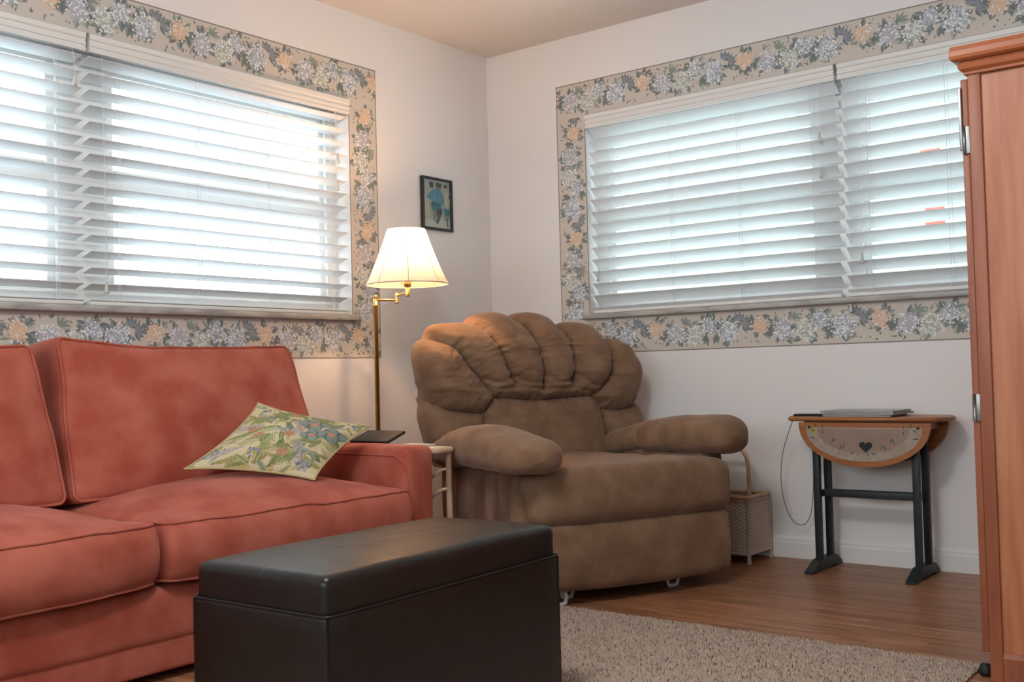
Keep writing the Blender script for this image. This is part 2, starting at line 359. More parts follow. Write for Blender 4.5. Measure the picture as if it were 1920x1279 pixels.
# ------------------------------------------------------------------ wallpaper border
WP = [mat('wp_ground', '#cec5ba', .7), mat('wp_line', '#8b8580', .7), mat('wp_leaf', '#8c948d', .7), mat('wp_leaf_dark', '#727a77', .7), mat('wp_leaf_pale', '#b0b5a9', .7),
      mat('wp_white', '#e9ebec', .7), mat('wp_blue', '#b4bac1', .7), mat('wp_slate', '#8d939c', .7), mat('wp_peach', '#d9bda3', .7), mat('wp_peach_light', '#e6cdb4', .7), mat('wp_mauve', '#b9b5bb', .7), mat('wp_sprig', '#968c82', .7), mat('wp_cream', '#d8d8cc', .7)]
def border(name, fn, rect_out, rect_in, flip_phase):
    """fn(u, d, z); rects (u0,u1,z0,z1); a printed paper strip around the window"""
    rnd = random.Random(11 + flip_phase); b = MB(); T = .0008
    U0, U1, Z0, Z1 = rect_out; u0, u1, z0, z1 = rect_in; lay = [T]
    strips = [(U0, U1, z1, Z1), (U0, U1, Z0, z0), (U0, u0, z0, z1), (u1, U1, z0, z1)]
    for a0, a1, c0, c1 in strips: b.box(fn(a0, 0, c0), fn(a1, -T, c1), 0)
    def line(a0, a1, c0, c1): b.box(fn(a0, -T, c0), fn(a1, -T - .0003, c1), 1)
    q = .005
    line(U0, U1, Z1 - q, Z1); line(U0, U1, Z0, Z0 + q); line(U0, U0 + q, Z0, Z1); line(U1 - q, U1, Z0, Z1)
    line(u0 - q, u1 + q, z1, z1 + q * .8); line(u0 - q, u0, z0, z1); line(u1, u1 + q, z0, z1)
    def P(poly, mi, lv):
        d = -T - .00025 - lv * .00024 - rnd.random() * .0002
        b.add([fn(x, d, z) for x, z in poly], [list(range(len(poly)))], mi, False)
    def motif(tr, rot, ph, size=1.0):
        def leaf(x, y, a, L, w, mi, lv=0):
            pts = []; 
            for k in range(5): t = k / 4; pts.append((t * L, w * math.sin(math.pi * t ** .8) * .5))
            for k in range(3, 0, -1): t = k / 4; pts.append((t * L, -w * math.sin(math.pi * t ** .8) * .5))
            ca, sa = math.cos(a), math.sin(a)
            P([tr(x + px * ca - py * sa, y + px * sa + py * ca) for px, py in pts], mi, lv)
            if L > .02:
                hp = pts[:5]; P([tr(x + px * ca - py * sa, y + px * sa + py * ca) for px, py in hp], {2: 3, 4: 2, 3: 7}.get(mi, 3), lv + 1)
        def bloom(x, y, R, mats, n=70):
            for k in range(10):
                a = rnd.random() * 6.28; leaf(x + math.cos(a) * R * .55, y + math.sin(a) * R * .55, a + rnd.uniform(-.4, .4), rnd.uniform(.034, .052), rnd.uniform(.020, .030), rnd.choice((2, 2, 3, 4)), rnd.choice((0, 2)))
            P([tr(x + R * .82 * math.cos(k * .785) * rnd.uniform(.85, 1.1), y + R * .82 * math.sin(k * .785)) for k in range(8)], mats[0], 4)
            for k in range(n):
                a = rnd.random() * 6.28; r = R * math.sqrt(rnd.random()) * 1.05; s = rnd.uniform(.0032, .0056); t = rnd.random() * 1.5
                cx, cy = x + r * math.cos(a), y + r * math.sin(a)
                P([tr(cx + s * math.cos(t + j * 1.571), cy + s * math.sin(t + j * 1.571)) for j in range(4)], rnd.choice(mats[1:]), 5 + k % 3)
        def spray(x, y, a0, cnt, mi):
            for k in range(cnt): leaf(x, y, a0 + (k - cnt / 2) * .55, .042, .02, mi, 1)
        spray(.435, .02, .3, 5, 3); spray(.415, .035, 1.4, 4, 3)
        spray(.04, .0, -.3, 4, 2); spray(.03, .01, -1.6, 3, 2); spray(.15, .03, 1.2, 4, 4); spray(.30, -.02, -.6, 4, 2)
        bloom(0, .015, .042, (8, 8, 9, 8, 9, 5), 80)
        bloom(.105, -.008, .047, (10, 5, 6, 5, 10, 5, 6), 120)
        bloom(.205, -.018, .046, (4, 12, 5, 12, 5), 110)
        bloom(.268, .024, .040, (6, 6, 5, 7, 5), 90)
        bloom(.365, -.004, .052, (6, 5, 6, 5, 5, 7), 160)
        for k in range(52):
            x = rnd.random() * .515; y = rnd.choice((-1, 1)) * rnd.uniform(.042, .066)
            leaf(x, y, rnd.random() * 6.28, rnd.uniform(.008, .018), rnd.uniform(.005, .009), rnd.choice((11, 2, 3, 11)), 0)
    W_ = .515; mz = (z1 + Z1) / 2; bz = (Z0 + z0) / 2; lu = (U0 + u0) / 2; ru = (u1 + U1) / 2
    def clip(tr, box):
        def g(x, y):
            X, Y = tr(x, y); return (min(max(X, box[0] + .006), box[1] - .006), min(max(Y, box[2] + .006), box[3] - .006))
        return g
    def row(y, a, e, ph, box):
        x = a + ph - 2 * W_
        while x < e: 
            if x + .6 > a and x < e + .1:
                motif_clip(lambda s, t, x=x: (x + s, y + t), box)
            x += W_
    def colm(x, top, bot, ph, box):
        y = top - ph + 2 * W_
        while y > bot - .1:
            motif_clip(lambda s, t, y=y: (x + t, y - s), box); y -= W_
    def motif_clip(tr, box):
        nonlocal P
        P0 = P
        def Pc(poly, mi, lv):
            cx = sum(p[0] for p in poly) / len(poly); cz = sum(p[1] for p in poly) / len(poly)
            if not (box[0] + .004 < cx < box[1] - .004 and box[2] + .004 < cz < box[3] - .004): return
            P0([(min(max(p[0], box[0] + .002), box[1] - .002), min(max(p[1], box[2] + .002), box[3] - .002)) for p in poly], mi, lv)
        P = Pc
        motif(tr, 0, 0); P = P0
    return b, row, colm, strips, (mz, bz, lu, ru)
def make_border(name, fn, ro, ri, ph_top, ph_bot, ph_l, ph_r, seed):
    class _: pass
    b, row, colm, st, (mz, bz, lu, ru) = border(name, fn, ro, ri, seed)
    row(mz, ro[0], ro[1], ph_top, st[0]); row(bz, ro[0], ro[1], ph_bot, st[1])
    colm(lu, ro[3], ro[2], ph_l, st[2]); colm(ru, ro[3], ro[2], ph_r, st[3])
    return b.obj(name, WP, kind='structure')

make_border('trim_3', FL, (-3.57, -.812, .887, 2.206), (-3.40, -.985, 1.05, 2.038), .168, .044, .232, .232, 0)
make_border('trim_4', FR, (.437, 3.17, .887, 2.206), (.605, 3.0, 1.05, 2.038), .497, .011, .245, .245, 1)

# ------------------------------------------------------------------ outside
b = MB(); b.box((-30, -30, -.5), (30, 30, -.35)); b.obj('ground', mat('pale_bounce_ground', '#b9bcc0', .9, noise=(3, '#c9ccd0', .8)), kind='structure')  # unseen ground; its pale grey is chosen to bounce neutral light indoors

# ------------------------------------------------------------------ neighbour outside the right window
t = thing('neighbour_house', (1.5, 5.2, -.35), 'pale mint neighbouring house wall seen through the slats of the right blind', 'building')
b = MB(); b.box((-3, 5.2, -.35), (7, 5.4, 3.4)); b.obj('siding', mat('mint_siding', '#a9cfc0', .8), t)
for x, z in ((.62, 2.57), (.64, 1.98)):
    b = MB(); b.box((x, 5.17, z), (x + .16, 5.2, z + .16), bev=.004); b.obj('shutter', mat('red_shutter', '#9a4a3a', .7), t)
b = MB(); b.box((-3.2, 5.0, 3.4), (7.2, 5.8, 3.5)); b.obj('roof', mat('roof_grey', '#8a8a88', .8), t)

# ------------------------------------------------------------------ soft helpers
def welt(pts, r=.0045): return MB().tube(pts, r, 8)
def cushion_box(lo, hi, bev, fn, sub=(26, 34, 8)):
    b = MB(); b.box(lo, hi, bev=bev, sub=sub, fn=fn); return b
def loop_rect(a0, a1, b0, b1, r, n=7, m=14):
    """rounded rectangle loop in 2D"""
    P = []
    cs = [(a1 - r, b1 - r, 0), (a0 + r, b1 - r, 1), (a0 + r, b0 + r, 2), (a1 - r, b0 + r, 3)]
    for i, (cx, cy, q) in enumerate(cs):
        for k in range(n):
            a = H90 * (q + k / (n - 1)); P.append((cx + r * math.cos(a), cy + r * math.sin(a)))
        nx = cs[(i + 1) % 4]; a = H90 * (q + 1); e = P[-1]; a2 = H90 * (nx[2]); f = (nx[0] + r * math.cos(a2), nx[1] + r * math.sin(a2))
        for k in range(1, m): P.append((e[0] + (f[0] - e[0]) * k / m, e[1] + (f[1] - e[1]) * k / m))
    return P

# ------------------------------------------------------------------ sofa (faces +x, back to the left wall)
SX = .95; AY1 = -1.509; AY0 = -1.645; SL = -2.605; S2 = -3.56
sofa = thing('sofa', (.5, -2.6, 0), 'coral red suede sofa with loose cushions along the left wall under the window', 'sofa')
def fz(P, a=.003, f=6, seed=0):
    P = P.copy(); n = fbm(P * f, seed); m = fbm(P * f + 31, seed + 5); k = fbm(P * f + 77, seed + 9)
    return P + a * np.stack([n, m, k], 1)
b = MB(); b.box((.06, S2 - .02, .10), (.942, AY0 + .004, .255), bev=.03, sub=(4, 30, 2), fn=lambda P: fz(P, .003, 5)); b.box((.6, S2, .2), (.9, AY0, .262), 0, bev=.004); b.obj('seat_rail', M['coral'], sofa)
b = MB(); b.box((.06, S2 - .14, .025), (.932, AY1 - .012, .148), bev=.012, sub=(4, 30, 2), fn=lambda P: fz(P, .002, 5)); b.obj('base_skirt', M['coral'], sofa)
for (y0, y1) in ((AY0, AY1), (S2 - .155, S2 - .02)):
    b = MB(); b.box((.06, y0, .03), (SX, y1, .562), bev=.032, sub=(14, 3, 12), fn=lambda P: fz(P, .0022, 7, 3)); ao = b.obj('arm', M['coral'], sofa)
    yy = y1 if y1 < -2 else y0
    s = 1 if y1 < -2 else -1
    w = smoothpath([(.30, yy + s * .0005, .532), (.6, yy + s * .0005, .532), (.85, yy + s * .0005, .531), (.90, yy + s * .001, .525), (.928, yy + s * .0005, .500), (.938, yy - s * .004, .46), (.9405, yy - s * .006, .40), (.9405, yy - s * .006, .06)], 6)
    welt(w, .0026).obj('piping', M['coral'], ao)
b = MB(); b.box((.03, S2 - .15, .03), (.27, AY1, .80), bev=.05, sub=(3, 30, 10), fn=lambda P: fz(P, .003, 5, 2)); b.obj('back_frame', M['coral'], sofa)
def seat_cushion(y0, y1, seed):
    x0, x1, z0, z1 = .26, SX + .015, .262, .425; cx, cy = (x0 + x1) / 2, (y0 + y1) / 2; hx, hy = (x1 - x0) / 2, (y1 - y0) / 2
    def fn(P):
        P = P.copy(); u = np.clip((P[:, 0] - cx) / hx, -1, 1); v = np.clip((P[:, 1] - cy) / hy, -1, 1); t = (P[:, 2] - z0) / (z1 - z0)
        cr = (1 - np.abs(u) ** 2.6) * (1 - np.abs(v) ** 2.4)
        P[:, 2] += np.clip(t * 2 - 1, 0, 1) * .072 * cr - np.clip(1 - 2 * t, 0, 1) * .004
        # bellied boxing, lifted front corners
        s = np.sin(np.clip(t, 0, 1) * math.pi)
        P[:, 0] += .022 * s * u * np.abs(u) ** 3 + .02 * np.clip(u, 0, 1) ** 4 * (1 - v ** 2)
        P[:, 1] += .006 * s * v * np.abs(v) ** 3 - .012 * np.clip(u, 0, 1) ** 6 * v ** 5
        P[:, 2] += .008 * np.clip(u, 0, 1) ** 3 * np.clip(1 - 2 * t, 0, 1) * v ** 4
        n = fbm(P * 5, seed); m = fbm(P * np.array([9, 5, 9]), seed + 4)
        P[:, 2] += .006 * n * np.clip(t, 0.2, 1); P[:, 0] += .004 * m; P[:, 2] += .0025 * fbm(P * 16, seed + 6)
        return P
    b = cushion_box((x0, y0, z0), (x1, y1, z1), .028, fn); o = b.obj('seat_cushion', M['coral'], sofa)
    for zz, sg in ((z1 - .006, 1), (z0 + .006, -1)):
        L = np.array([(x, y, zz) for x, y in loop_rect(x0 + .006, x1 - .006, y0 + .006, y1 - .006, .024, 6, 26)])
        welt(fn(L) + np.array([0, 0, .002 * sg]), .0042).tube(fn(L)[:3], .0001, 4) if 0 else MB().tube(fn(L), .0044, 8, closed=True).obj('piping', M['coral'], o)
    return o
seat_cushion(SL + .003, AY0 - .002, 3); seat_cushion(S2 + .0, SL - .003, 8)
def back_cushion(y0, y1, seed, zt):
    # local: t thickness axis, h height axis; leaning back
    H = zt - .438; T = .22; cy = (y0 + y1) / 2; hy = (y1 - y0) / 2; an = math.radians(17); ca, sa = math.cos(an), math.sin(an)
    def fn(P):   # P in (t, y, h): t 0..T, h 0..H
        P = P.copy(); h = P[:, 2] / H; v = np.clip((P[:, 1] - cy) / hy, -1, 1); t = P[:, 0] / T * 2 - 1
        P[:, 1] = cy + (P[:, 1] - cy) * (1 - .075 * np.clip(h, 0, 1))
        cr = (1 - np.abs(v) ** 3) * (1 - np.abs(2 * np.clip(h, 0, 1) - 1) ** 3)
        P[:, 0] += np.clip(t, 0, 1) * .055 * cr
        P[:, 2] += .012 * np.clip(h, 0, 1) ** 3 * (np.abs(v) ** 3 - .4) + .005 * fbm(P * np.array([3, 7, 3]), seed) * np.clip(h, 0, 1)
        P[:, 2] += np.where(v < 0, .022 * np.clip(-v, 0, 1) ** 2, 0) * np.clip(h, 0, 1)
        n = fbm(P * np.array([6, 6, 3.5]), seed + 3); P[:, 0] += .006 * n + .002 * fbm(P * 14, seed + 7)
        P[:, 1] += .004 * fbm(P * 5, seed + 11)
        t_, y_, h_ = P[:, 0], P[:, 1], P[:, 2]
        return np.stack([.255 + t_ * ca - h_ * sa + .045, y_, .438 + h_ * ca + t_ * sa * .35 - .01], 1)
    b = MB(); b.box((0, y0, 0), (T, y1, H), bev=.03, sub=(5, 34, 22), fn=fn); o = b.obj('back_cushion', M['coral'], sofa)
    for tt in (T - .006, .006):
        L = np.array([(tt, y, h) for y, h in loop_rect(y0 + .006, y1 - .006, .006, H - .006, .028, 7, 26)])
        MB().tube(fn(L), .0044, 8, closed=True).obj('piping', M['coral'], o)
back_cushion(-2.595, -1.622, 5, .935); back_cushion(S2 + .01, -2.605, 12, .93)

# ------------------------------------------------------------------ tapestry pillow
def paint_tapestry(N=420):
    rnd = random.Random(5); rs = np.random.RandomState(3)
    yy, xx = np.mgrid[0:N, 0:N] / N
    img = np.ones((N, N, 3)) * np.array(rgb('#cdbf9c')[:3])
    def blob(x, y, a, L, w, col, edge=None, vein=None, stripes=0):
        ca, sa = math.cos(a), math.sin(a); X = ((xx - x) * ca + (yy - y) * sa) / L; Y = (-(xx - x) * sa + (yy - y) * ca) / w
        wd = np.sqrt(np.clip(1 - X ** 2, 0, 1)) * (1 - .35 * X); d = np.abs(Y) / np.maximum(wd, 1e-4)
        m = (np.abs(X) < 1) & (d < 1); img[m] = rgb(col)[:3]
        if stripes: img[m & (np.sin(X * stripes + np.abs(Y) * 3) > .2)] = rgb(vein)[:3]
        elif vein: img[m & (np.abs(Y) < .16)] = rgb(vein)[:3]
        if edge: img[m & (d > .78)] = rgb(edge)[:3]
    def line(pts, w, col):
        for (x0, y0), (x1, y1) in zip(pts[:-1], pts[1:]):
            dx, dy = x1 - x0, y1 - y0; t = np.clip(((xx - x0) * dx + (yy - y0) * dy) / (dx * dx + dy * dy + 1e-9), 0, 1)
            img[(xx - x0 - t * dx) ** 2 + (yy - y0 - t * dy) ** 2 < w * w] = rgb(col)[:3]
    def fern(x, y, a, L, col, n=12, w=.35):
        line([(x, y), (x + L * math.cos(a), y + L * math.sin(a))], .0035, col)
        for k in range(n):
            t = (k + .5) / n; l = L * w * (1 - t * .7)
            for s in (-1, 1):
                px, py = x + L * t * math.cos(a), y + L * t * math.sin(a); line([(px, py), (px + l * math.cos(a + s * .75), py + l * math.sin(a + s * .75))], .0032, col)
    for k in range(150):
        blob(rnd.random(), rnd.random(), rnd.random() * 6.28, rnd.uniform(.04, .095), rnd.uniform(.012, .028), rnd.choice(('#8f9460', '#a9a777', '#7a8358', '#b5a56b', '#93a08a')), rnd.choice((None, '#5f6b4a')), rnd.choice(('#6a7050', '#c7bf8c')))
    for x, y, a, L in ((.2, .25, .6, .3), (.42, .5, .1, .28), (.3, .62, 2.4, .26), (.6, .3, -1.0, .25), (.55, .72, .9, .28), (.75, .55, 2.0, .2), (.1, .7, -.4, .22), (.1, .3, .9, .25), (.35, .15, .4, .3), (.8, .2, 2.2, .25), (.3, .9, -.3, .25), (.9, .8, 3.4, .2), (.15, .5, 1.2, .25), (.5, .3, 2.8, .26), (.05, .1, .5, .25), (.2, .85, -.5, .28), (.9, .05, 2.4, .25), (.6, .05, .9, .22), (.02, .5, .2, .25), (.7, .98, -1.2, .25)): fern(x, y, a, L, rnd.choice(('#7c8450', '#8a9160', '#8d8a9a')))
    for x, y, a, L in ((.5, .62, .15, .24), (.48, .66, .25, .26), (.5, .70, .35, .26)): fern(x, y, a, L, '#9a8ba0', 9, .5)
    for x, y, s in ((.66, .70, 1), (.87, .62, 1), (.73, .52, .8)):
        for k in range(4): blob(x + .06 * s * math.cos(k * 1.57 + .5), y + .055 * s * math.sin(k * 1.57 + .5), k * 1.57 + .5, .075 * s, .062 * s, '#8b958a', '#566a70')
        blob(x, y, .3, .035 * s, .03 * s, '#c98f74', None)
    for x, y in ((.3, .4), (.55, .45), (.2, .5), (.62, .2), (.4, .85)):
        for k in range(6): blob(x + .028 * math.cos(k * 1.05), y + .028 * math.sin(k * 1.05), k * 1.05, .03, .017, '#bd8a70', '#a56f58')
    for k in range(70):
        x, y = rnd.choice(((.08, .16), (.14, .9), (.9, .88), (.85, .12), (.4, .15), (.6, .9))); blob(x + rnd.uniform(-.06, .06), y + rnd.uniform(-.05, .05), 0, .011, .011, rnd.choice(('#74788e', '#687085', '#858799')), None)
    for x, y, a in ((.3, .8, -1.2), (.36, .84, -1.6), (.45, .9, -.8), (.7, .82, -.5), (.62, .86, -.9), (.15, .42, .4)): blob(x, y, a, .12, .026, '#9a9b62', '#5f6a48', '#6b744c')
    return img
def throw_pillow():
    A = np.array([.60, -2.282, .530]); Bp = np.array([.845, -1.967, .477]); Cc = np.array([.784, -1.65, .632]); D = np.array([.545, -1.947, .724])
    nrm = np.cross(Bp - A, D - A); nrm /= np.linalg.norm(nrm)
    def surf(u, v, side, puff):
        U = u * 2 - 1; V = v * 2 - 1
        a = (U * (1 - .13 * (1 - V ** 2) ** .8) + 1) / 2; c = (V * (1 - .13 * (1 - U ** 2) ** .8) + 1) / 2
        P = ((1 - a) * (1 - c))[..., None] * A + (a * (1 - c))[..., None] * Bp + (a * c)[..., None] * Cc + ((1 - a) * c)[..., None] * D
        e = np.clip((1 - np.abs(U) ** 2.2) * (1 - np.abs(V) ** 2.2), 0, 1) ** .72
        wr = (fbm(np.stack([U * 3, V * 3, U * 0], -1).reshape(-1, 3), 2).reshape(U.shape) * .007) * np.clip(e * 2, 0, 1)
        return P + ((side * puff * e + wr)[..., None]) * nrm
    def grid01(N): t = np.linspace(0, 1, N); return np.meshgrid(t, t, indexing='ij')
    b = MB(); N1, N2 = 250, 60; u, v = grid01(N1); b.grid(surf(u, v, 1, .060)); u2, v2 = grid01(N2); b.grid(surf(u2, v2, -1, .045), flip=True)
    m = bpy.data.materials.new('tapestry'); m.use_nodes = True; nt = m.node_tree; bs = nt.nodes['Principled BSDF']; at = nt.nodes.new('ShaderNodeAttribute'); at.attribute_name = 'weave_color'
    nt.links.new(at.outputs['Color'], bs.inputs['Base Color']); bs.inputs['Roughness'].default_value = .85; bs.inputs['Specular IOR Level'].default_value = .2
    o = b.obj('throw_pillow', m); img = paint_tapestry(); K = img.shape[0] - 1
    def pick(u, v): return img[(v.ravel() * K).astype(int), (u.ravel() * K).astype(int)]
    cols = np.concatenate([pick(u, v), pick(u2, v2)]); cols = np.concatenate([cols, np.ones((len(cols), 1))], 1)
    ca = o.data.color_attributes.new('weave_color', 'FLOAT_COLOR', 'POINT'); ca.data.foreach_set('color', cols.ravel())
    tag(o, 'tapestry throw pillow with green leaves and flowers leaning on the coral sofa arm', 'pillow')
    e = []; q = np.linspace(0, 1, 24, endpoint=False)
    for k in range(4): e += [((x, 0 * x) if k == 0 else (1 + 0 * x, x) if k == 1 else (1 - x, 1 + 0 * x) if k == 2 else (0 * x, 1 - x)) for x in [q]]
    U = np.concatenate([p[0] for p in e]); V = np.concatenate([p[1] for p in e])
    w = MB().tube(surf(U, V, 0, 0), .0036, 7, closed=True).obj('cord_trim', mat('pillow_cord', '#b5a878', .8), None); w.parent = o
    return o
throw_pillow()

# ------------------------------------------------------------------ recliner (local: u forward, v to its left, z up)
RO = (.74, -.70, 0); RYAW = math.radians(-24)
rec = thing('recliner', RO, 'large brown suede recliner with scalloped channel back in the corner', 'armchair', rz=RYAW)
OUT = [(-0.440, 0.430), (-0.468, 0.500), (-0.487, 0.579), (-0.495, 0.643), (-0.482, 0.704), (-0.514, 0.781), (-0.526, 0.864), (-0.511, 0.919), (-0.478, 0.946), (-0.443, 0.953), (-0.43, 0.993), (-0.39, 1.015), (-0.335, 1.019), (-0.271, 1.021), (-0.222, 1.020), (-0.202, 1.048), (-0.16, 1.063), (-0.105, 1.068), (-0.055, 1.062), (-0.012, 1.046), (0.03, 1.064), (0.087, 1.069), (0.147, 1.054), (0.186, 1.031), (0.209, 1.008), (0.266, 1.024), (0.336, 1.019), (0.388, 0.996), (0.42, 0.961), (0.425, 0.95), (0.484, 0.944), (0.543, 0.913), (0.575, 0.848), (0.589, 0.779), (0.59, 0.729), (0.578, 0.689), (0.599, 0.634), (0.602, 0.574), (0.588, 0.504), (0.561, 0.387)]
SEAMS = [[(-0.403, 0.953), (-0.330, 0.911), (-0.273, 0.829), (-0.217, 0.767), (-0.167, 0.704)],
 [(-0.190, 1.025), (-0.150, 0.973), (-0.127, 0.9), (-0.102, 0.826), (-0.068, 0.763)],
 [(0.010, 1.051), (0.035, 1.003), (0.057, 0.929), (0.067, 0.843), (0.069, 0.737)],
 [(0.209, 1.012), (0.226, 0.948), (0.223, 0.852), (0.209, 0.756)],
 [(0.425, 0.954), (0.421, 0.893), (0.406, 0.804), (0.366, 0.74), (0.312, 0.698)],
 [(-0.167, 0.704), (-0.105, 0.7), (0.039, 0.688), (0.21, 0.696), (0.312, 0.698)],
 [(-0.167, 0.704), (-0.203, 0.642), (-0.205, 0.581), (-0.204, 0.369)],
 [(0.312, 0.698), (0.362, 0.643), (0.378, 0.533), (0.407, 0.327)],
 [(-0.440, 0.704), (-0.360, 0.66), (-0.232, 0.643), (-0.203, 0.642)],
 [(0.362, 0.638), (0.465, 0.632), (0.565, 0.656), (0.58, 0.689)]]
def segdist(P, poly, closed=False):
    Q = list(poly) + ([poly[0]] if closed else []); D = np.full(len(P), 9.); S = np.zeros(len(P)); acc = 0
    for (x0, y0), (x1, y1) in zip(Q[:-1], Q[1:]):
        dx, dy = x1 - x0, y1 - y0; L2 = dx * dx + dy * dy + 1e-12
        t = np.clip(((P[:, 0] - x0) * dx + (P[:, 1] - y0) * dy) / L2, 0, 1); d = np.hypot(P[:, 0] - x0 - t * dx, P[:, 1] - y0 - t * dy)
        m = d < D; D[m] = d[m]; S[m] = acc + t[m] * math.sqrt(L2); acc += math.sqrt(L2)
    return D, S
def spl2(p, n=6): return [(float(q[0]), float(q[1])) for q in smoothpath([(a, b_, 0) for a, b_ in p], n)]
def recliner_back():
    cv, cz = .04, .70; NA, NR = 720, 130
    fix = lambda v: v + .045 * (1 - min(max((v + .526) / 1.128, 0), 1))
    out = np.array(spl2([(fix(v), z) for v, z in OUT], 5)); ang = np.unwrap(np.arctan2(out[:, 1] - cz, out[:, 0] - cv)); rad = np.hypot(out[:, 0] - cv, out[:, 1] - cz)
    # close along the bottom with a straight edge
    th = np.linspace(-math.pi, math.pi, NA, endpoint=False)
    Q = [tuple(p) for p in out]; Rr = np.zeros(NA); poly = np.array(Q + [Q[0]])
    for i, a in enumerate(th):
        d = np.array([math.cos(a), math.sin(a)]); best = .05
        p0 = poly[:-1] - [cv, cz]; e = poly[1:] - poly[:-1]; den = d[0] * e[:, 1] - d[1] * e[:, 0]; den[np.abs(den) < 1e-9] = 1e-9
        t = (p0[:, 0] * e[:, 1] - p0[:, 1] * e[:, 0]) / den; s = (p0[:, 0] * d[1] - p0[:, 1] * d[0]) / den
        ok = (t > 0) & (s >= -1e-6) & (s <= 1 + 1e-6)
        Rr[i] = t[ok].max() if ok.any() else best
    s = np.sin(np.linspace(0, 1, NR) * H90) ** .9; s[-1] = 1
    PV = cv + np.cos(th)[:, None] * Rr[:, None] * s[None]; PZ = cz + np.sin(th)[:, None] * Rr[:, None] * s[None]
    P = np.stack([PV.ravel(), PZ.ravel()], 1)
    dout, _ = segdist(P, Q, False); dbot = P[:, 1] - .387; dout = np.minimum(dout, np.maximum(dbot, 0) + .05)
    edge = (np.arange(NA * NR) % NR) == NR - 1; dout[edge & (P[:, 1] > .395)] = 0
    soft = [[(-.235, .795), (-.16, .765), (-.09, .79)], [(-.10, .80), (-.02, .765), (.066, .77)], [(.066, .80), (.13, .76), (.21, .775)], [(.21, .80), (.30, .745), (.375, .755)], [(-.17, .74), (-.05, .745), (.07, .735)], [(.07, .735), (.20, .735), (.30, .715)]]
    hs = np.zeros(len(P)); wr = np.zeros(len(P)); dmin = np.full(len(P), 9.)
    for k, sm in enumerate(SEAMS):
        d, S = segdist(P, spl2(sm, 6)); dmin = np.minimum(dmin, d)
        w = np.exp(-d / .038); n = fbm(np.stack([S * 75, d * 9, np.full_like(d, k * 7.)], 1), 4, 2); wr += n * w * .0085 * np.clip((P[:, 1] - .60) / .10, .3, 1)
    for k, sm in enumerate(soft):
        d, S = segdist(P, spl2(sm, 6)); wr -= .010 * np.exp(-(d / .010) ** 2) * np.clip(S / .02, 0, 1)
    q = np.clip(dmin / .088, 0, 1); hs = .074 * np.sqrt(np.clip(1 - (1 - q) ** 2, 0, 1))
    e = np.clip(dout / .12, 0, 1); ho = .115 * np.sqrt(np.clip(1 - (1 - e) ** 2, 0, 1)) - .115
    prof = np.interp(P[:, 1], [.38, .5, .62, .70, .80, .92, 1.02, 1.07], [.05, .030, .010, .026, .045, .015, -.05, -.09])
    n1 = fbm(np.stack([P[:, 0] * 7, P[:, 1] * 24, P[:, 0] * 0], 1), 9, 3) * .0060 * np.clip(dmin / .02, 0, 1) * np.clip((P[:, 1] - .66) / .06, .25, 1)
    U = prof + hs + ho + wr + n1 - .03
    V3 = np.stack([U, P[:, 0], P[:, 1]], 1).reshape(NA, NR, 3)
    b = MB(); b.grid(V3, wrap_u=True, flip=True)
    # rear shell, continuous with the rim
    B = []; rim = V3[:, -1]; C0 = np.array([0, cv, cz])
    for (k, du) in ((1, 0), (1.0, -.05), (.97, -.09), (.88, -.12), (.5, -.135), (.02, -.135)):
        R_ = rim.copy(); R_[:, 1:] = C0[1:] + (rim[:, 1:] - C0[1:]) * k; R_[:, 0] = rim[:, 0] * min(1, k * 1.2) + du; B.append(R_)
    b.grid(np.stack(B, 1), wrap_u=True, flip=True)
    return b.obj('backrest', M['brown'], rec, local=True)
recliner_back()
def arm_pillow(v0, uu, zz, rw, rh, seed, creases):
    """swept puffy pad: path samples uu, centre heights zz, half width rw, half height rh"""
    n = 90; t = np.linspace(0, 1, n); U = np.interp(t, np.linspace(0, 1, len(uu)), uu); k = np.linspace(0, 1, len(uu))
    sm = lambda a: np.convolve(np.pad(np.interp(t, k, a), 6, mode='edge'), np.ones(13) / 13, 'valid')
    Z, Wd, Hh = sm(zz), sm(rw), sm(rh); seg = 48; a = np.arange(seg) / seg * 2 * math.pi; P = np.zeros((n, seg, 3))
    capf = np.sqrt(np.clip(1 - np.clip((t - .84) / .16, 0, 1) ** 2.6, 0, 1)) * np.sqrt(np.clip(1 - np.clip((.12 - t) / .12, 0, 1) ** 2, 0, 1))
    cr = np.ones(n)
    for c, dpt in creases: cr -= dpt * np.exp(-np.abs(t - c) / .022)
    for i in range(n):
        co, si = np.cos(a), np.sin(a); e = .72
        P[i, :, 0] = U[i]; P[i, :, 1] = v0 + np.sign(co) * np.abs(co) ** e * Wd[i] * capf[i] * cr[i]; P[i, :, 2] = Z[i] + np.sign(si) * np.abs(si) ** e * Hh[i] * capf[i] * cr[i]
    F = P.reshape(-1, 3); nn = fbm(F * np.array([7, 6, 6]), seed) * .008 + fbm(F * 14, seed + 3, 2) * .0022
    ctr = np.stack([U, np.full(n, v0), Z], 1)[:, None, :]; dr = P - ctr; dr /= np.maximum(np.linalg.norm(dr, axis=2, keepdims=True), 1e-6)
    P = P + dr * nn.reshape(n, seg)[..., None]
    b = MB(); b.grid(P, wrap_v=True, flip=True); return b
arm_pillow(-.44, [.13, .28, .44, .60, .76, .90], [.50, .520, .540, .54, .525, .510], [.09, .105, .115, .12, .12, .115], [.055, .070, .076, .072, .064, .056], 3, [(.14, .14), (.17, .06)]).obj('arm_pad', M['brown'], rec, local=True)
arm_pillow(.44, [-.02, .14, .30, .47, .64, .81], [.475, .50, .53, .545, .55, .545], [.10, .11, .12, .125, .12, .115], [.052, .062, .066, .072, .074, .068], 8, [(.40, .16)]).obj('arm_pad', M['brown'], rec, local=True)
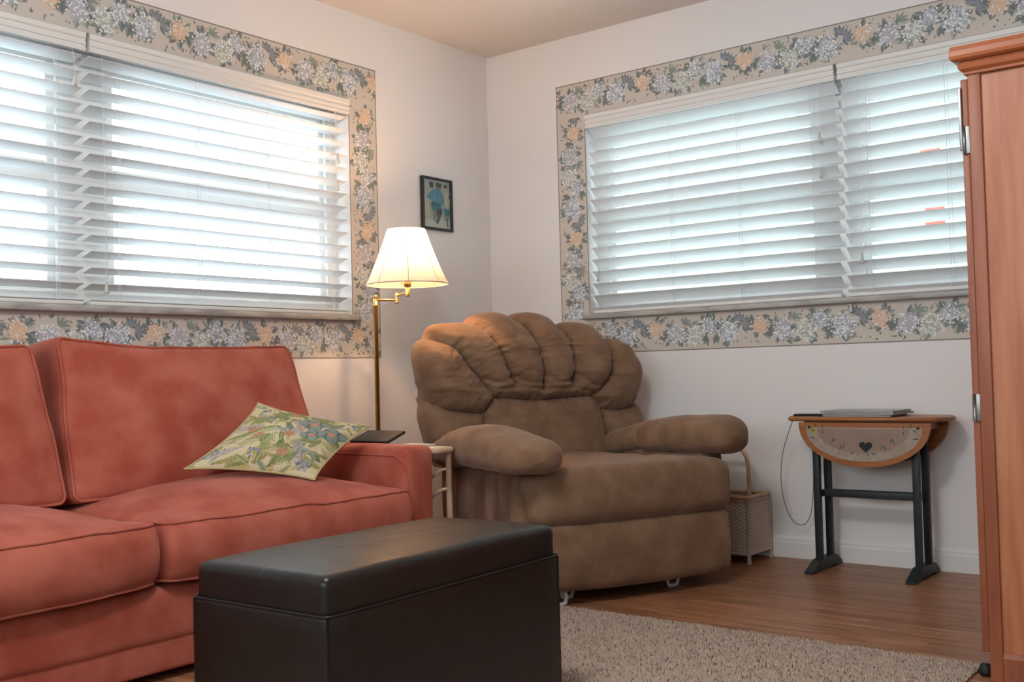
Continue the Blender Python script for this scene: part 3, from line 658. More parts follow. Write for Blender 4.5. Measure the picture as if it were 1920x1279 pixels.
for sgn in (-1, 1):
    v = .415 * sgn
    def fn(P, sgn=sgn):
        P = P.copy(); P[:, 1] += .012 * fbm(P * np.array([8, 3, 3]), 6 + sgn) + .004 * fbm(P * np.array([30, 6, 4]), 2); P[:, 0] += .008 * fbm(P * 5, 12); return P
    b = MB(); b.box((.15 if sgn < 0 else -.05, v - .055, .075), (.70, v + .055, .49), bev=.03, sub=(24, 3, 14), fn=fn); b.obj('arm_panel', M['brown_worn'], rec, local=True)
    b = MB(); b.box((.60, v - .045 * 1, .20), (.735, v + .045, .40), bev=.035, sub=(4, 3, 6), fn=fn); b.obj('arm_front_roll', M['brown'], rec, local=True)
# seat
def seatfn(P):
    P = P.copy(); v = P[:, 1] / .36; P[:, 2] += .012 * np.clip(1 - v ** 2, 0, 1) + .006 * fbm(P * 6, 5); return P
b = MB(); b.box((.02, -.35, .26), (.60, .37, .455), bev=.05, sub=(16, 18, 3), fn=seatfn); b.obj('seat', M['brown'], rec, local=True)
# padded footrest: upper roll over a lower skirt
def roll(P):
    P = P.copy(); v = (P[:, 1] - .01) / .42; z = (P[:, 2] - .37) / .1; u = (P[:, 0] - .66) / .16
    P[:, 0] += .022 * (1 - np.clip(v, -1, 1) ** 2) + .012 * np.clip(u, 0, 1) * (1 - np.clip(z, -1, 1) ** 2)
    P[:, 2] += .010 * np.clip(z, 0, 1) * (1 - v ** 2) + .004 * np.clip(v, -1, 1) * 0
    w = np.exp(-(1 - np.abs(np.clip(v, -1, 1))) / .06); P[:, 0] += .006 * vnoise(P * np.array([3, 3, 45]), 4) * w
    P += .004 * np.stack([fbm(P * np.array([5, 9, 5]), 21), fbm(P * 6, 22), fbm(P * np.array([5, 12, 5]), 23)], 1); return P
b = MB(); b.box((.47, -.415, .272), (.80, .435, .468), bev=.055, sub=(10, 34, 5), fn=roll); b.obj('footrest_pad', M['brown'], rec, local=True)
def skirt(P):
    P = P.copy(); v = (P[:, 1] - .02) / .4; h = np.clip((P[:, 2] - .05) / .23, 0, 1)
    P[:, 0] += .022 * (1 - np.clip(v, -1, 1) ** 2) + .012 * np.sin(h * math.pi); P[:, 2] += -.012 * (1 - h) * (1 - v ** 2) ; P += .003 * np.stack([fbm(P * 6, 31), fbm(P * 5, 32), fbm(P * 5, 33)], 1); return P
b = MB(); b.box((.50, -.385, .055), (.785, .425, .285), bev=.03, sub=(4, 30, 8), fn=skirt); b.obj('footrest_skirt', M['brown'], rec, local=True)
b = MB(); b.box((.17, -.33, .03), (.60, .34, .09), bev=.01); b.obj('base_frame', M['blackmetal'], rec, local=True)
wp = mat('white_caster', '#c9c9c4', .4)
for (u, v) in ((.70, .21), (.75, -.30), (.22, -.28), (.22, .28), (.66, -.22)):
    b = MB(); b.tube([(u - .012, v - .02, .055), (u, v - .026, .03), (u, v - .018, .008), (u, v, .0055), (u, v + .018, .008), (u, v + .026, .03), (u - .012, v + .02, .055)], .0075, 8); b.obj('glide_foot', wp, rec, local=True)

# ------------------------------------------------------------------ storage ottoman
OY = math.radians(1.9); ott = thing('storage_ottoman', (1.748, -2.545, .006), 'long dark leather storage ottoman with a lid in front of the sofa', 'ottoman', rz=OY)
hx, hy = .196, .386
def lf(P, a=.0015): return P + a * np.stack([fbm(P * 7, 41), fbm(P * 7, 42), fbm(P * 7, 43)], 1)
b = MB(); b.box((-hx, -hy, .018), (hx, hy, .352), bev=.010, sub=(8, 16, 10), fn=lf); bo = b.obj('body', M['leather'], ott, local=True)
def lid(P):
    P = lf(P); u = P[:, 0] / hx; v = P[:, 1] / hy; t = np.clip((P[:, 2] - .36) / .06, 0, 1)
    P[:, 2] += .009 * t * (1 - u ** 4) * (1 - v ** 4)
    P[:, 2] -= .0012 * t * (np.exp(-np.abs(P[:, 0]) / .004) + np.exp(-np.abs(np.abs(P[:, 1]) - .128) / .004)); return P
b = MB(); b.box((-hx + .004, -hy + .004, .318), (hx - .004, hy - .004, .424), bev=.019, sub=(70, 120, 3), fn=lid); lo = b.obj('lid', M['leather'], ott, local=True)
for z in (.352, .416):
    L = [(x, y, z) for x, y in loop_rect(-hx + (.004 if z > .4 else 0), hx - (.004 if z > .4 else 0), -hy + (.004 if z > .4 else 0), hy - (.004 if z > .4 else 0), .012, 5, 6)]
    if z < .4: MB().tube(L, .0028, 6, closed=True).obj('piping', M['leather'], bo, local=True)
for sx in (-1, 1):
    for sy in (-1, 1):
        MB().tube([(sx * (hx - .003), sy * (hy - .003), z) for z in (.03, .2, .35)], .0032, 6).obj('corner_seam', M['leather'], bo, local=True)
        b = MB(); b.box((sx * (hx - .04) - .02, sy * (hy - .04) - .02, 0.0), (sx * (hx - .04) + .02, sy * (hy - .04) + .02, .02)); b.obj('foot', M['blackmetal'], ott, local=True)

# ------------------------------------------------------------------ rug
rug = thing('rug', (1.95, -2.75, 0), 'beige speckled shag rug on the wood floor before the ottoman and cabinet', 'rug')
RX0, RX1, RY0, RY1 = 1.24, 2.672, -4.2, -1.31
def rugmat(name, dark):
    m = mat(name, '#a3907f', .95, noise=(160, '#c8b5a5', 1.0), spec=.1, sheen=.2); return m
b = MB(); b.box((RX0, RY0, 0.0005), (RX1, RY1, .006)); b.obj('backing', rugmat('rug_backing', 0), rug)
def tufts():
    rs = np.random.RandomState(4); mats = [mat('pile_a', '#bfad9d', .95, spec=.1), mat('pile_b', '#a9968a', .95, spec=.1), mat('pile_c', '#cbb9a8', .95, spec=.1), mat('pile_dark', '#6b5a4e', .95, spec=.1)]
    N = 150000; x = rs.uniform(RX0, RX1, N); y = RY1 - (RY1 - RY0 - .9) * rs.uniform(0, 1, N) ** 1.15
    edge = .012 * vnoise(np.stack([x * 14, x * 0, x * 0], 1), 3); y = np.where(y > RY1 + edge, RY1 - rs.uniform(0, .03, N), y)
    h = rs.uniform(.007, .014, N); w = rs.uniform(.003, .0055, N); a = rs.uniform(0, 6.28, N); lx = rs.uniform(-.007, .007, N); ly = rs.uniform(-.007, .007, N)
    V = np.zeros((N, 4, 3)); 
    for k in range(3):
        V[:, k, 0] = x + w * np.cos(a + k * 2.094); V[:, k, 1] = y + w * np.sin(a + k * 2.094); V[:, k, 2] = .004
    V[:, 3, 0] = x + lx; V[:, 3, 1] = y + ly; V[:, 3, 2] = .004 + h
    i = np.arange(N)[:, None] * 4; F = np.concatenate([i + [0, 1, 3], i + [1, 2, 3], i + [2, 0, 3]], 1).reshape(-1, 3)
    V = V.reshape(-1, 3) - np.array(rug.location)
    me = bpy.data.meshes.new('pile'); me.vertices.add(len(V)); me.vertices.foreach_set('co', V.ravel()); me.loops.add(F.size); me.loops.foreach_set('vertex_index', F.ravel().astype(np.int32))
    me.polygons.add(len(F)); me.polygons.foreach_set('loop_start', np.arange(len(F), dtype=np.int32) * 3); me.polygons.foreach_set('loop_total', np.full(len(F), 3, dtype=np.int32))
    for m in mats: me.materials.append(m)
    mi = np.repeat(rs.choice(4, N, p=[.4, .25, .28, .07]), 3); me.polygons.foreach_set('material_index', mi.astype(np.int32)); me.update(calc_edges=True)
    o = bpy.data.objects.new('pile', me); COL.objects.link(o); o.parent = rug; o['kind'] = 'stuff'
tufts()

# ------------------------------------------------------------------ floor lamp
lamp = thing('floor_lamp', (.21, -1.05, 0), 'brass swing-arm floor lamp with a glowing cream bell shade beside the sofa', 'lamp')
b = MB(); b.lathe([(.0001, 0), (.125, 0), (.127, .006), (.122, .014), (.09, .022), (.04, .028), (.018, .040), (.012, .055), (.0001, .055)], (.21, -1.05, .001), 40); b.obj('base', M['brass'], lamp)
b = MB(); b.lathe([(.0001, .04), (.0105, .04), (.0105, 1.10), (.0125, 1.102), (.0125, 1.112), (.0105, 1.114), (.0105, 1.142), (.0125, 1.145), (.006, 1.152), (.0001, 1.152)], (.21, -1.05, 0), 20); b.obj('pole', M['brass'], lamp)
E_ = (.262, -.972); b = MB(); b.tube([(.21, -1.05, 1.130), (E_[0], E_[1], 1.130)], .0055, 10); b.lathe([(.0001, 1.112), (.008, 1.113), (.0085, 1.12), (.0075, 1.13), (.0085, 1.152), (.009, 1.158), (.0001, 1.162)], (E_[0], E_[1], 0), 16)
b.tube([(E_[0], E_[1], 1.148), (.41, -1.06, 1.148)], .0055, 10); b.obj('swing_arm', M['brass'], lamp)
b = MB(); b.lathe([(.0001, 1.128), (.009, 1.13), (.0105, 1.135), (.0105, 1.165), (.008, 1.168), (.014, 1.172), (.016, 1.185), (.016, 1.215), (.013, 1.225), (.0001, 1.225)], (.41, -1.06, 0), 20); b.obj('socket', M['brass'], lamp)
b = MB(); b.lathe([(.013, 1.222), (.016, 1.235), (.026, 1.262), (.030, 1.285), (.026, 1.308), (.014, 1.322), (.0001, 1.326)], (.41, -1.06, 0), 24)
bm_ = mat('bulb_glass', (1, .72, .40), .4, emit=14); b.obj('bulb', bm_, lamp)
bl = bpy.data.lights.new('bulb_light', 'POINT'); bl.energy = 17; bl.color = (1, .56, .27); bl.shadow_soft_size = .03
blo = bpy.data.objects.new('bulb_light', bl); COL.objects.link(blo); blo.location = (.41, -1.06, 1.345)
prof = [(.173, 1.180), (.170, 1.186), (.160, 1.200), (.146, 1.232), (.130, 1.270), (.112, 1.315), (.095, 1.360), (.083, 1.395), (.078, 1.41)]
def shadefn(P):
    c = np.array([.41, -1.06]); d = P[..., :2] - c; a = np.arctan2(d[..., 1], d[..., 0]); k = 1 - .022 * np.abs(np.sin(a * 4)) ; P = P.copy(); P[..., :2] = c + d * k[..., None]; return P
b = MB(); b.lathe(prof, (.41, -1.06, 0), 96, fn=shadefn); sh = b.obj('lamp_shade', translucent('shade_fabric', (.80, .74, .66), (.9, .80, .70), .35), lamp)
b = MB(); tm = mat('shade_trim', '#bdb3a6', .8)
for r, z in ((.173, 1.180), (.078, 1.41)):
    L = np.array([[(.41 + r * math.cos(a), -1.06 + r * math.sin(a), z) for a in np.linspace(0, 2 * math.pi, 64, endpoint=False)]]); b.tube(shadefn(L)[0], .0024, 6, closed=True)
for k in range(8):
    a = k * math.pi / 4; b.tube([(.41 + r * math.cos(a) * 1.002, -1.06 + r * math.sin(a) * 1.002, z) for r, z in prof], .0016, 5)
b.obj('shade_trim', tm, sh)
b = MB()
for k in range(3):
    a = k * 2.094 + .4; b.tube([(.41, -1.06, 1.222), (.41 + .04 * math.cos(a), -1.06 + .04 * math.sin(a), 1.235), (.41 + .160 * math.cos(a), -1.06 + .160 * math.sin(a), 1.198)], .0014, 5)
b.tube([(.41 + .045 * math.cos(a), -1.06 + .045 * math.sin(a), 1.235) for a in np.linspace(0, 6.283, 24, endpoint=False)], .0016, 5, closed=True); b.obj('shade_harp', M['brass'], sh)

# ------------------------------------------------------------------ rattan side table and what lies on it
X0, X1, Y0, Y1, ZT = .45, .925, -1.486, -1.408, .548
st = thing('rattan_side_table', ((X0 + X1) / 2, (Y0 + Y1) / 2, 0), 'pale bamboo rattan side table squeezed between the sofa arm and the recliner', 'side table')
b = MB(); b.box((X0 - .004, Y0 - .004, ZT - .012), (X1 + .004, Y1 + .004, ZT), bev=.003); b.obj('table_top', mat('table_top_white', '#cfc6b8', .5), st)
b = MB(); b.tube([(x, y, ZT - .012) for x, y in loop_rect(X0 - .008, X1 + .008, Y0 - .008, Y1 + .008, .012, 5, 4)], .0115, 10, closed=True); b.obj('edge_rail', M['rattan'], st)
for x, y in ((X0, Y0 + .003), (X0, Y1 - .003), (X1 - .13, Y0 + .003), (X1, Y1 - .003)): MB().tube([(x, y, 0), (x, y, .3), (x, y, ZT - .02)], .0115, 10).obj('leg', M['rattan'], st)
for x in (X0, X1):
    for z in (.47, .40, .28):
        b = MB(); b.tube(smoothpath([(x, Y1 - .004, z), (x - (.035 if x > .6 else 0), Y1 - .035, z - .018), (x - (.125 if x > .6 else 0), Y0 + .008, z - .12)], 6), .0055, 8); b.obj('brace', M['rattan'], st)
b = MB(); b.box((X0, Y0, .16), (X1, Y1, .17)); b.obj('shelf', M['rattan'], st)
b = MB(); b.box((-.092, -.055, -.006), (.092, .055, .006), bev=.003); o = b.obj('tablet', M['blackmetal']); o.location = (.600, -1.440, .5775); o.rotation_euler = (math.radians(18), 0, math.radians(4)); tag(o, 'flat black tablet on the side table behind the sofa arm, at the lamp pole', 'tablet')
b = MB(); b.box((.742, -1.482, ZT + .0005), (.86, -1.408, ZT + .008), bev=.002); tag(set_origin(b.obj('notepad', M['page'])), 'small white notepad on the rattan side table behind the coral sofa arm', 'notepad')

# ------------------------------------------------------------------ framed picture
fp = thing('framed_picture', (.008, -.42, 1.505), 'small black-framed picture of a walking person in blue, on the wall above the lamp', 'picture')
def FP(y, z, d=0): return (.002 + d, y, z)
y0, y1, z0, z1 = -.529, -.311, 1.505, 1.760
b = MB(); w = .012
for a, c, e, f in ((y0, y1, z0, z0 + w), (y0, y1, z1 - w, z1), (y0, y0 + w, z0 + w, z1 - w), (y1 - w, y1, z0 + w, z1 - w)): b.box(FP(a, e), FP(c, f, .018), bev=.002)
b.obj('frame', mat('black_frame', '#1d1e22', .4), fp)
b = MB(); PM = [mat('pic_' + n, c, .5) for n, c in (('ground', '#a9aca6'), ('blue', '#4f87a3'), ('jeans', '#33707e'), ('dark', '#3f474e'), ('skin', '#8b7f78'), ('pale', '#c5c6bd'), ('cream', '#b9b69e'))]
b.box(FP(y0 + w, z0 + w), FP(y1 - w, z1 - w, .006), 0); wd, hh = y1 - y0 - 2 * w, z1 - z0 - 2 * w; ct = [0]
def PP(poly, mi):
    ct[0] += 1; d = .0062 + .0002 * ct[0]
    b.add([FP(y0 + w + wd * x, z1 - w - hh * y, d) for x, y in poly][::-1], [list(range(len(poly)))], mi, False)
PP([(0, .78), (1, .80), (1, 1), (0, 1)], 5); PP([(0, 0), (.2, 0), (.22, .3), (0, .32)], 0); PP([(.05, .4), (.22, .4), (.26, .78), (.05, .78)], 6); PP([(.78, .25), (1, .22), (1, .52), (.8, .52)], 6)
PP([(.24, .04), (.40, .04), (.40, .16), (.26, .17)], 3); PP([(.48, .03), (.70, .05), (.68, .13), (.50, .12)], 3); PP([(.76, .06), (.92, .06), (.90, .12), (.78, .14)], 3); PP([(.02, .80), (1, .82), (1, .825), (.02, .81)], 3)
PP([(.46, .10), (.58, .08), (.66, .12), (.66, .20), (.56, .23), (.47, .19)], 4); PP([(.46, .08), (.60, .06), (.68, .11), (.66, .16), (.50, .13)], 3)
PP([(.36, .20), (.50, .18), (.62, .19), (.74, .26), (.78, .38), (.76, .50), (.64, .50), (.38, .46), (.34, .42), (.16, .40), (.14, .35)], 1); PP([(.50, .20), (.52, .20), (.54, .34), (.51, .34)], 3)
PP([(.32, .46), (.66, .51), (.64, .62), (.56, .66), (.34, .62), (.28, .53)], 2); PP([(.33, .455), (.66, .50), (.66, .52), (.33, .475)], 3); PP([(.36, .62), (.46, .64), (.45, .80), (.44, .88), (.38, .86)], 4); PP([(.50, .64), (.66, .56), (.70, .66), (.60, .80), (.52, .92), (.46, .90), (.52, .78)], 3)
PP([(.74, .56), (.96, .58), (.96, .74), (.80, .72)], 2); PP([(.80, .74), (.84, .74), (.84, .84), (.80, .84)], 4); PP([(.92, .26), (1, .30), (1, .36), (.96, .36)], 3); PP([(.86, .76), (.90, .76), (.90, .96), (.87, .96)], 3)
b.obj('print', PM, fp)
b = MB(); b.box(FP(y0 + w, z0 + w, .0150), FP(y1 - w, z1 - w, .0160)); b.obj('glazing', M['glass'], fp)

# ------------------------------------------------------------------ drop-leaf table
dl = thing('drop_leaf_table', (1.99, -.16, 0), 'small drop-leaf table with a painted heart on its leaf and dark slate legs', 'table')
TZ = .602
def topoutline():
    P = [(1.712, -.262), (2.262, -.262)]; P += [(2.262 + .035 * math.sin(k / 8 * math.pi), -.262 + .225 * k / 8) for k in range(1, 8)]; P += [(2.262, -.037), (1.712, -.037)]
    P += [(1.712 - .03 * math.sin(k / 8 * math.pi), -.037 - .225 * k / 8) for k in range(1, 8)]; return P
b = MB(); P = topoutline(); b.prism(P, lambda x, y: (x, y, TZ - .017), lambda x, y: (x, y, TZ)); b.tube([(x, y, TZ - .0085) for x, y in P], .0086, 8, closed=True); b.obj('table_top', M['maple'], dl)
LC, LA, LB = 2.0, .252, .168
def leafpoly(k=1.0, top=0, n=40): 
    out = []
    for i in range(n + 1):
        a = math.pi * i / n; x = -math.cos(a); out.append((LC + LA * k * x, TZ - .022 - top - (LB * k) * math.sin(a) ** .92))
    return out
for y, nm in ((-.258, 'front'), (-.041, 'rear')):
    b = MB(); b.prism(leafpoly(), lambda x, z: (x, y - .007, z), lambda x, z: (x, y + .007, z))
    lo_ = b.obj('drop_leaf', M['maple'], dl)
    if nm == 'front':
        d = MB(); lv = [0]
        def dec(poly, mi):
            lv[0] += 1; yy = y - .0073 - .0001 * min(lv[0], 8); d.add([(x, yy, z) for x, z in poly], [list(range(len(poly)))], mi, False)
        zt = TZ - .022 - .018
        half = [(LC - (LA - .030) * math.cos(math.pi * i / 36), zt - (LB - .040) * math.sin(math.pi * i / 36) ** .92) for i in range(37)]; dec(half, 1)
        half = [(LC - (LA - .075) * math.cos(math.pi * i / 36), zt - .004 - (LB - .075) * math.sin(math.pi * i / 36) ** .92) for i in range(37)]; dec(half, 0)
        def lf2(x, z, a, L, w, mi):
            dec([(x + t * L * math.cos(a) - s * w * math.sin(math.pi * t) * math.sin(a), z + t * L * math.sin(a) + s * w * math.sin(math.pi * t) * math.cos(a)) for t, s in ((0, 0), (.3, 1), (.6, 1), (1, 0), (.6, -1), (.3, -1))], mi)
        for s in (-1, 1):
            for dx, z, a, L in ((.205, .545, 2.6, .022), (.185, .520, .1, .026), (.178, .560, 1.2, .022), (.158, .555, 1.9, .020), (.150, .535, 1.1, .018), (.120, .500, 1.9, .024), (.105, .505, 1.3, .02), (.09, .478, 2.1, .022), (.072, .482, 1.5, .018), (.05, .462, 2.9, .02), (.02, .455, 1.6, .012)):
                lf2(LC + s * dx, z, a if s > 0 else math.pi - a, L, .0028, 2)
            dec([(LC + s * .208 + .006 * math.cos(k), .562 + .006 * math.sin(k)) for k in np.linspace(0, 6.28, 9)[:-1]], 4)
        for x, z in ((-.20, .548), (-.192, .555), (-.186, .545)): dec([(LC + x + .009 * math.cos(k), z + .007 * math.sin(k)) for k in np.linspace(0, 6.28, 9)[:-1]], 3)
        H = []
        for k in range(40):
            t = k / 40 * 2 * math.pi; H.append((LC + .012 + .0016 * 16 * math.sin(t) ** 3, .491 + .00150 * (13 * math.cos(t) - 5 * math.cos(2 * t) - 2 * math.cos(3 * t) - math.cos(4 * t))))
        dec(H, 4)
        d.obj('painted_motif', [M['cream'], M['cream2'], M['stemg'], M['yellow'], M['blackmetal']], lo_)
for x in (1.797, 2.180):
    for y in (-.215, -.105):
        b = MB(); b.box((x - .0125, y - .0125, .035), (x + .0125, y + .0125, TZ - .03), bev=.002); b.obj('leg', M['leg'], dl)
    b = MB(); b.prism([(-.33, 0), (-.27, 0), (-.255, .008), (-.09, .008), (-.075, 0), (-.025, 0), (-.03, .014), (-.07, .040), (-.09, .046), (-.24, .046), (-.265, .036), (-.33, .010)], lambda y, z: (x - .017, y, z), lambda y, z: (x + .017, y, z)); b.obj('foot', M['leg'], dl)
    b = MB(); b.box((x - .014, -.236, TZ - .06), (x + .014, -.075, TZ - .017)); b.obj('top_brace', M['leg'], dl)
b = MB(); b.box((1.797, -.185, .285), (2.180, -.135, .312), bev=.002); b.obj('stretcher', M['leg'], dl)
b = MB(); b.box((1.76, -.24, TZ - .05), (2.22, -.06, TZ - .017)); b.obj('apron', M['maple'], dl)

# magazines, phone, cable, outlet
def magazine(x0, x1, y0, y1, z, t, rot, c, label):
    cx, cy = (x0 + x1) / 2, (y0 + y1) / 2; hx_, hy_ = (x1 - x0) / 2, (y1 - y0) / 2
    o = thing('magazine', (cx, cy, z), label, 'magazine', rz=math.radians(rot), group='magazines on the drop-leaf table')
    b = MB(); b.box((-hx_ + .001, -hy_ + .001, .0008), (hx_ - .002, hy_ - .001, t - .0008)); b.obj('pages', mat('pages', '#b9b6b2', .8, noise=(300, '#8f8c8a', .8, (.05, .05, 1))), o, local=True)
    b = MB(); b.box((-hx_, -hy_, 0), (hx_, hy_, .0008)); b.box((-hx_, -hy_, t - .0008), (hx_, hy_, t)); b.box((-hx_ - .0006, -hy_, 0), (-hx_, hy_, t)); b.obj('cover', mat('cover', c, .3, noise=(14, '#d8d4cc', .6)), o, local=True); return o
magazine(1.842, 2.105, -.255, -.055, TZ + .0006, .007, 1, '#34344a', 'dark blue magazine at the bottom of the pile on the drop-leaf table')
magazine(1.846, 2.125, -.252, -.050, TZ + .0084, .006, -4, '#a9adb0', 'pale grey magazine in the middle of the pile on the drop-leaf table')
magazine(1.835, 2.120, -.250, -.058, TZ + .0152, .008, -2, '#6f7468', 'magazine with a glossy cover, topmost of the pile on the drop-leaf table')
ph = thing('phone', (1.772, -.175, TZ), 'black phone charging at the left end of the drop-leaf table', 'phone', rz=math.radians(4))
b = MB(); b.box((-.068, -.036, .0006), (.068, .036, .0095), bev=.003); b.obj('case', M['blackmetal'], ph, local=True)
b = MB(); b.box((-.062, -.031, .0095), (.062, .031, .0102)); b.obj('screen', mat('screen_glass', '#0a0b0e', .1), ph, local=True)
cab = [(1.706, -.178, TZ + .006), (1.690, -.17, TZ + .004), (1.672, -.14, .585), (1.640, -.11, .535), (1.600, -.09, .44), (1.585, -.08, .33), (1.597, -.07, .22), (1.628, -.055, .155), (1.668, -.045, .150), (1.694, -.04, .20), (1.703, -.03, .30), (1.706, -.03, .38), (1.712, -.030, .400)]
b = MB(); b.tube(smoothpath(cab, 10), .0017, 6); tag(set_origin(b.obj('charging_cable', mat('cable_grey', '#77736f', .6))), 'thin grey charging cable looping from the phone down to the wall outlet', 'cable')
wo_ = thing('wall_outlet', (1.714, -.003, .36), 'white wall outlet behind the left legs of the drop-leaf table', 'outlet')
b = MB(); b.box((1.679, -.006, .36), (1.749, -.0005, .475), bev=.002); b.obj('cover_plate', M['vinyl'], wo_)
for z in (.392, .444):
    b = MB(); b.box((1.698, -.009, z - .014), (1.730, -.0062, z + .014), bev=.001); b.obj('socket', M['white'], wo_)
b = MB(); b.box((1.702, -.030, .394), (1.726, -.0092, .416), bev=.003); tag(set_origin(b.obj('charger_plug', M['vinyl'])), 'white charger plug pushed into the wall outlet behind the drop-leaf table', 'plug')

# ------------------------------------------------------------------ wicker basket
bx0, bx1, by0, by1 = 1.225, 1.505, -.235, -.03
wk = thing('wicker_basket', ((bx0 + bx1) / 2, (by0 + by1) / 2, 0), 'whitewashed square wicker basket with a tall arched handle beside the recliner', 'basket')
def weave(p0, p1, nrm):
    L = np.hypot(p1[0] - p0[0], p1[1] - p0[1]); nu, nz = int(L / .0022), 100; t = np.linspace(0, 1, nu); z = np.linspace(.045, .262, nz); T, Z = np.meshgrid(t, z, indexing='ij')
    row = np.floor(Z / .0075); d = .0030 * np.sin(T * L / .016 * math.pi + row * math.pi) * np.abs(np.sin(Z / .0075 * math.pi)) ** .5
    return np.stack([p0[0] + (p1[0] - p0[0]) * T + nrm[0] * d, p0[1] + (p1[1] - p0[1]) * T + nrm[1] * d, Z], -1)
b = MB()
for p0, p1, n_ in (((bx0, by0), (bx1, by0), (0, -1)), ((bx1, by0), (bx1, by1), (1, 0)), ((bx1, by1), (bx0, by1), (0, 1)), ((bx0, by1), (bx0, by0), (-1, 0))): b.grid(weave(p0, p1, n_), flip=False)
b.box((bx0, by0, .042), (bx1, by1, .047)); b.obj('woven_body', M['wicker'], wk)
wt = mat('basket_frame', '#c9b9a9', .6, noise=(30, '#b79f8b', .6))
b = MB(); b.tube([(x, y, .268) for x, y in loop_rect(bx0 - .003, bx1 + .003, by0 - .003, by1 + .003, .012, 4, 5)], .0085, 8, closed=True); b.tube([(x, y, .255) for x, y in loop_rect(bx0 - .004, bx1 + .004, by0 - .004, by1 + .004, .012, 4, 5)], .0055, 8, closed=True); b.obj('rim', M['rattan'], wk)
b = MB(); b.tube([(x, y, .038) for x, y in loop_rect(bx0 - .003, bx1 + .003, by0 - .003, by1 + .003, .010, 4, 5)], .0065, 8, closed=True); b.obj('bottom_rail', wt, wk)
for x in (bx0, bx1):
    for y in (by0, by1): MB().tube([(x, y, 0), (x, y, .01), (x, y, .26)], [.009, .0085, .0085], 10).obj('corner_post', wt, wk)
b = MB(); hy_ = -.165; b.tube(smoothpath([(1.482, hy_, .05), (1.482, hy_, .25), (1.480, hy_, .38), (1.470, hy_, .435), (1.440, hy_, .468), (1.40, hy_, .478), (1.365, hy_, .480), (1.33, hy_, .478), (1.29, hy_, .468), (1.26, hy_, .435), (1.250, hy_, .38), (1.248, hy_, .25), (1.248, hy_, .05)], 6), .0088, 10); b.obj('handle', M['rattan'], wk)

# ------------------------------------------------------------------ pine cabinet
ax0, ax1, ay0, ay1 = 2.722, 3.40, -1.42, -.46
arm = thing('armoire', ((ax0 + ax1) / 2, (ay0 + ay1) / 2, 0), 'tall orange pine armoire with a moulded crown at the right edge', 'cabinet')
def ring(x0, x1, y0, y1, prof):
    P = np.array([[(x0 - o, y0 - o, z), (x1 + o, y0 - o, z), (x1 + o, y1 + o, z), (x0 - o, y1 + o, z)] for o, z in prof]); return P
b = MB(); b.box((ax0 + .03, ay0 + .008, .06), (ax1 - .03, ay0 + .022, 1.55)); b.obj('side_panel', M['pine'], arm); b = MB(); b.box((ax0 + .03, ay1 - .02, .06), (ax1 - .03, ay1, 1.55)); b.obj('side_panel', M['pine'], arm)
for y in (ay0, ay1 - .025):
    for x, nm in ((ax0, 's'), (ax1 - .03, 's')):
        b = MB(); b.box((x, y, 0), (x + .031, y + .025, 1.545), bev=.0025); b.obj('stile', M['pine_dark'], arm)
b = MB(); b.box((ax1 - .02, ay0 + .02, .06), (ax1, ay1 - .02, 1.55)); b.obj('back_panel', M['pine'], arm)
b = MB(); b.box((ax0, ay0 + .02, .05), (ax1 - .02, ay1 - .02, .09)); b.obj('deck', M['pine'], arm); b = MB(); b.box((ax0 + .01, ay0 + .02, 1.52), (ax1 - .02, ay1 - .02, 1.55)); b.obj('deck', M['pine'], arm)
ym = (ay0 + ay1) / 2
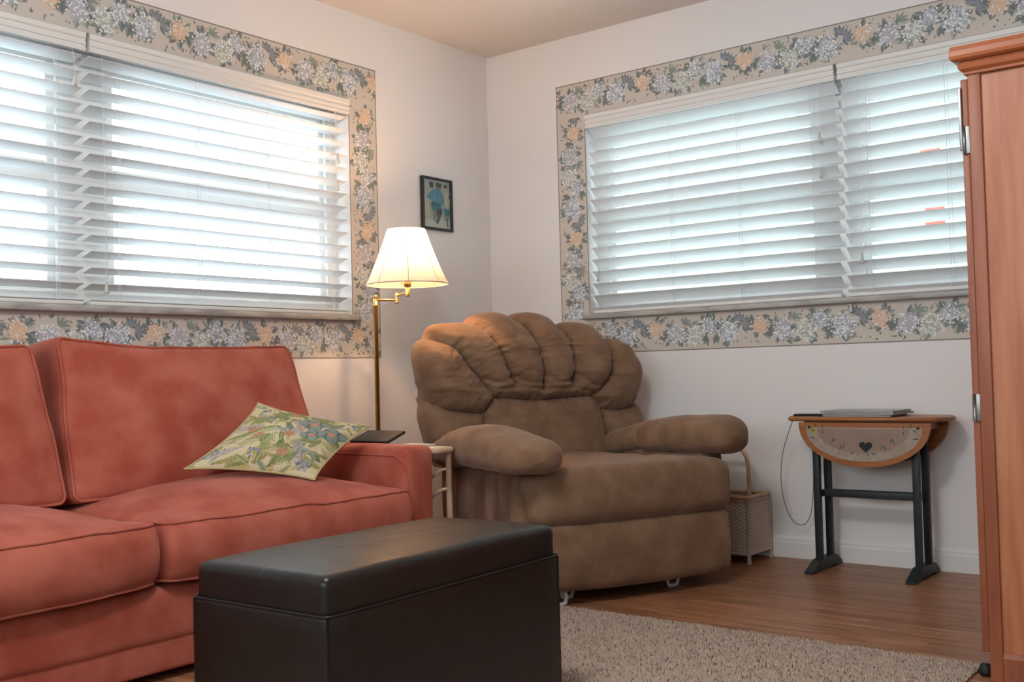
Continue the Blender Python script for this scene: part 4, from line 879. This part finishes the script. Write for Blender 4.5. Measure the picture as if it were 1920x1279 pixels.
for (y0_, y1_) in ((ay0 + .006, ym - .002), (ym + .002, ay1 - .006)):
    b = MB(); b.box((ax0 - .019, y0_, .07), (ax0 - .001, y1_, 1.522), bev=.003); b.box((ax0 - .024, y0_ + .07, .16), (ax0 - .018, y1_ - .07, 1.43), bev=.003); d_ = b.obj('door', M['pine_dark'], arm)
    yk = y1_ - .04 if y0_ < ym - .1 else y0_ + .04
    b = MB(); b.lathe([(.0001, .0), (.012, .001), (.016, .008), (.012, .018), (.006, .024), (.006, .030)], (0, 0, 0), 16, fn=lambda P: np.stack([ax0 - .054 + P[..., 2], yk + P[..., 1], .80 + P[..., 0]], -1)); b.obj('knob', M['pine'], d_)
    yh = ay0 + .004 if y0_ < ym - .1 else ay1 - .004
    s_ = -1 if y0_ < ym - .1 else 1
    for z0_, z1_ in ((.650, .718), (1.33, 1.40),):
        b = MB(); b.box((ax0 - .0185, yh, z0_), (ax0 + .001, yh + s_ * .004, z1_), bev=.0008); b.tube([(ax0 - .012, yh + s_ * .005, z0_), (ax0 - .012, yh + s_ * .005, z1_)], .0038, 8); b.obj('hinge', M['steel'], d_)
b = MB(); b.box((ax0 - .0235, ay0 - .002, 1.34), (ax0 - .0165, ay0 + .05, 1.50), bev=.001); b.obj('door_slide', M['steel'], arm)
prof = [(.000, 1.528), (.006, 1.530), (.007, 1.536), (.010, 1.538), (.016, 1.543), (.018, 1.550), (.016, 1.556), (.013, 1.558), (.013, 1.561), (.026, 1.563), (.032, 1.567), (.0345, 1.575), (.0335, 1.588), (.030, 1.600), (-.10, 1.602)]
b = MB(); P = ring(ax0, ax1, ay0, ay1, prof); b.grid(P, smooth=False, wrap_v=True); b.F.append([b.n - 4 + k for k in range(4)]); b.I.append(0); b.S.append(False); b.obj('crown_moulding', M['crown'], arm)
prof = [(0.0, .0), (.010, .0), (.012, .06), (.008, .072), (0, .078)]
b = MB(); b.grid(ring(ax0 + .014, ax1 - .014, ay0 + .014, ay1 - .014, prof), smooth=False, wrap_v=True); b.obj('plinth', M['pine_dark'], arm)
b = MB(); b.lathe([(.0001, 0), (.014, .0), (.018, .012), (.014, .024), (.010, .03), (.0001, .03)], (ax0 - .022, ay0 + .045, .0005), 18); tag(set_origin(b.obj('door_stop', M['blackmetal'])), 'dark round door stop on the floor by the foot of the pine armoire', 'door stop')

# ------------------------------------------------------------------ unseen overhead fixture, added to go with the fill light
cl = thing('fill_fixture', (2.1, -3.1, 2.30), 'unseen brass fixture added for the fill light, on a short rod over the middle of the rug', 'lamp')
b = MB(); b.lathe([(.0001, 2.439), (.09, 2.438), (.09, 2.425), (.02, 2.405), (.008, 2.40), (.008, 2.33), (.05, 2.32), (.05, 2.305), (.0001, 2.305)], (2.1, -3.1, 0), 32); b.obj('canopy', M['brass'], cl)
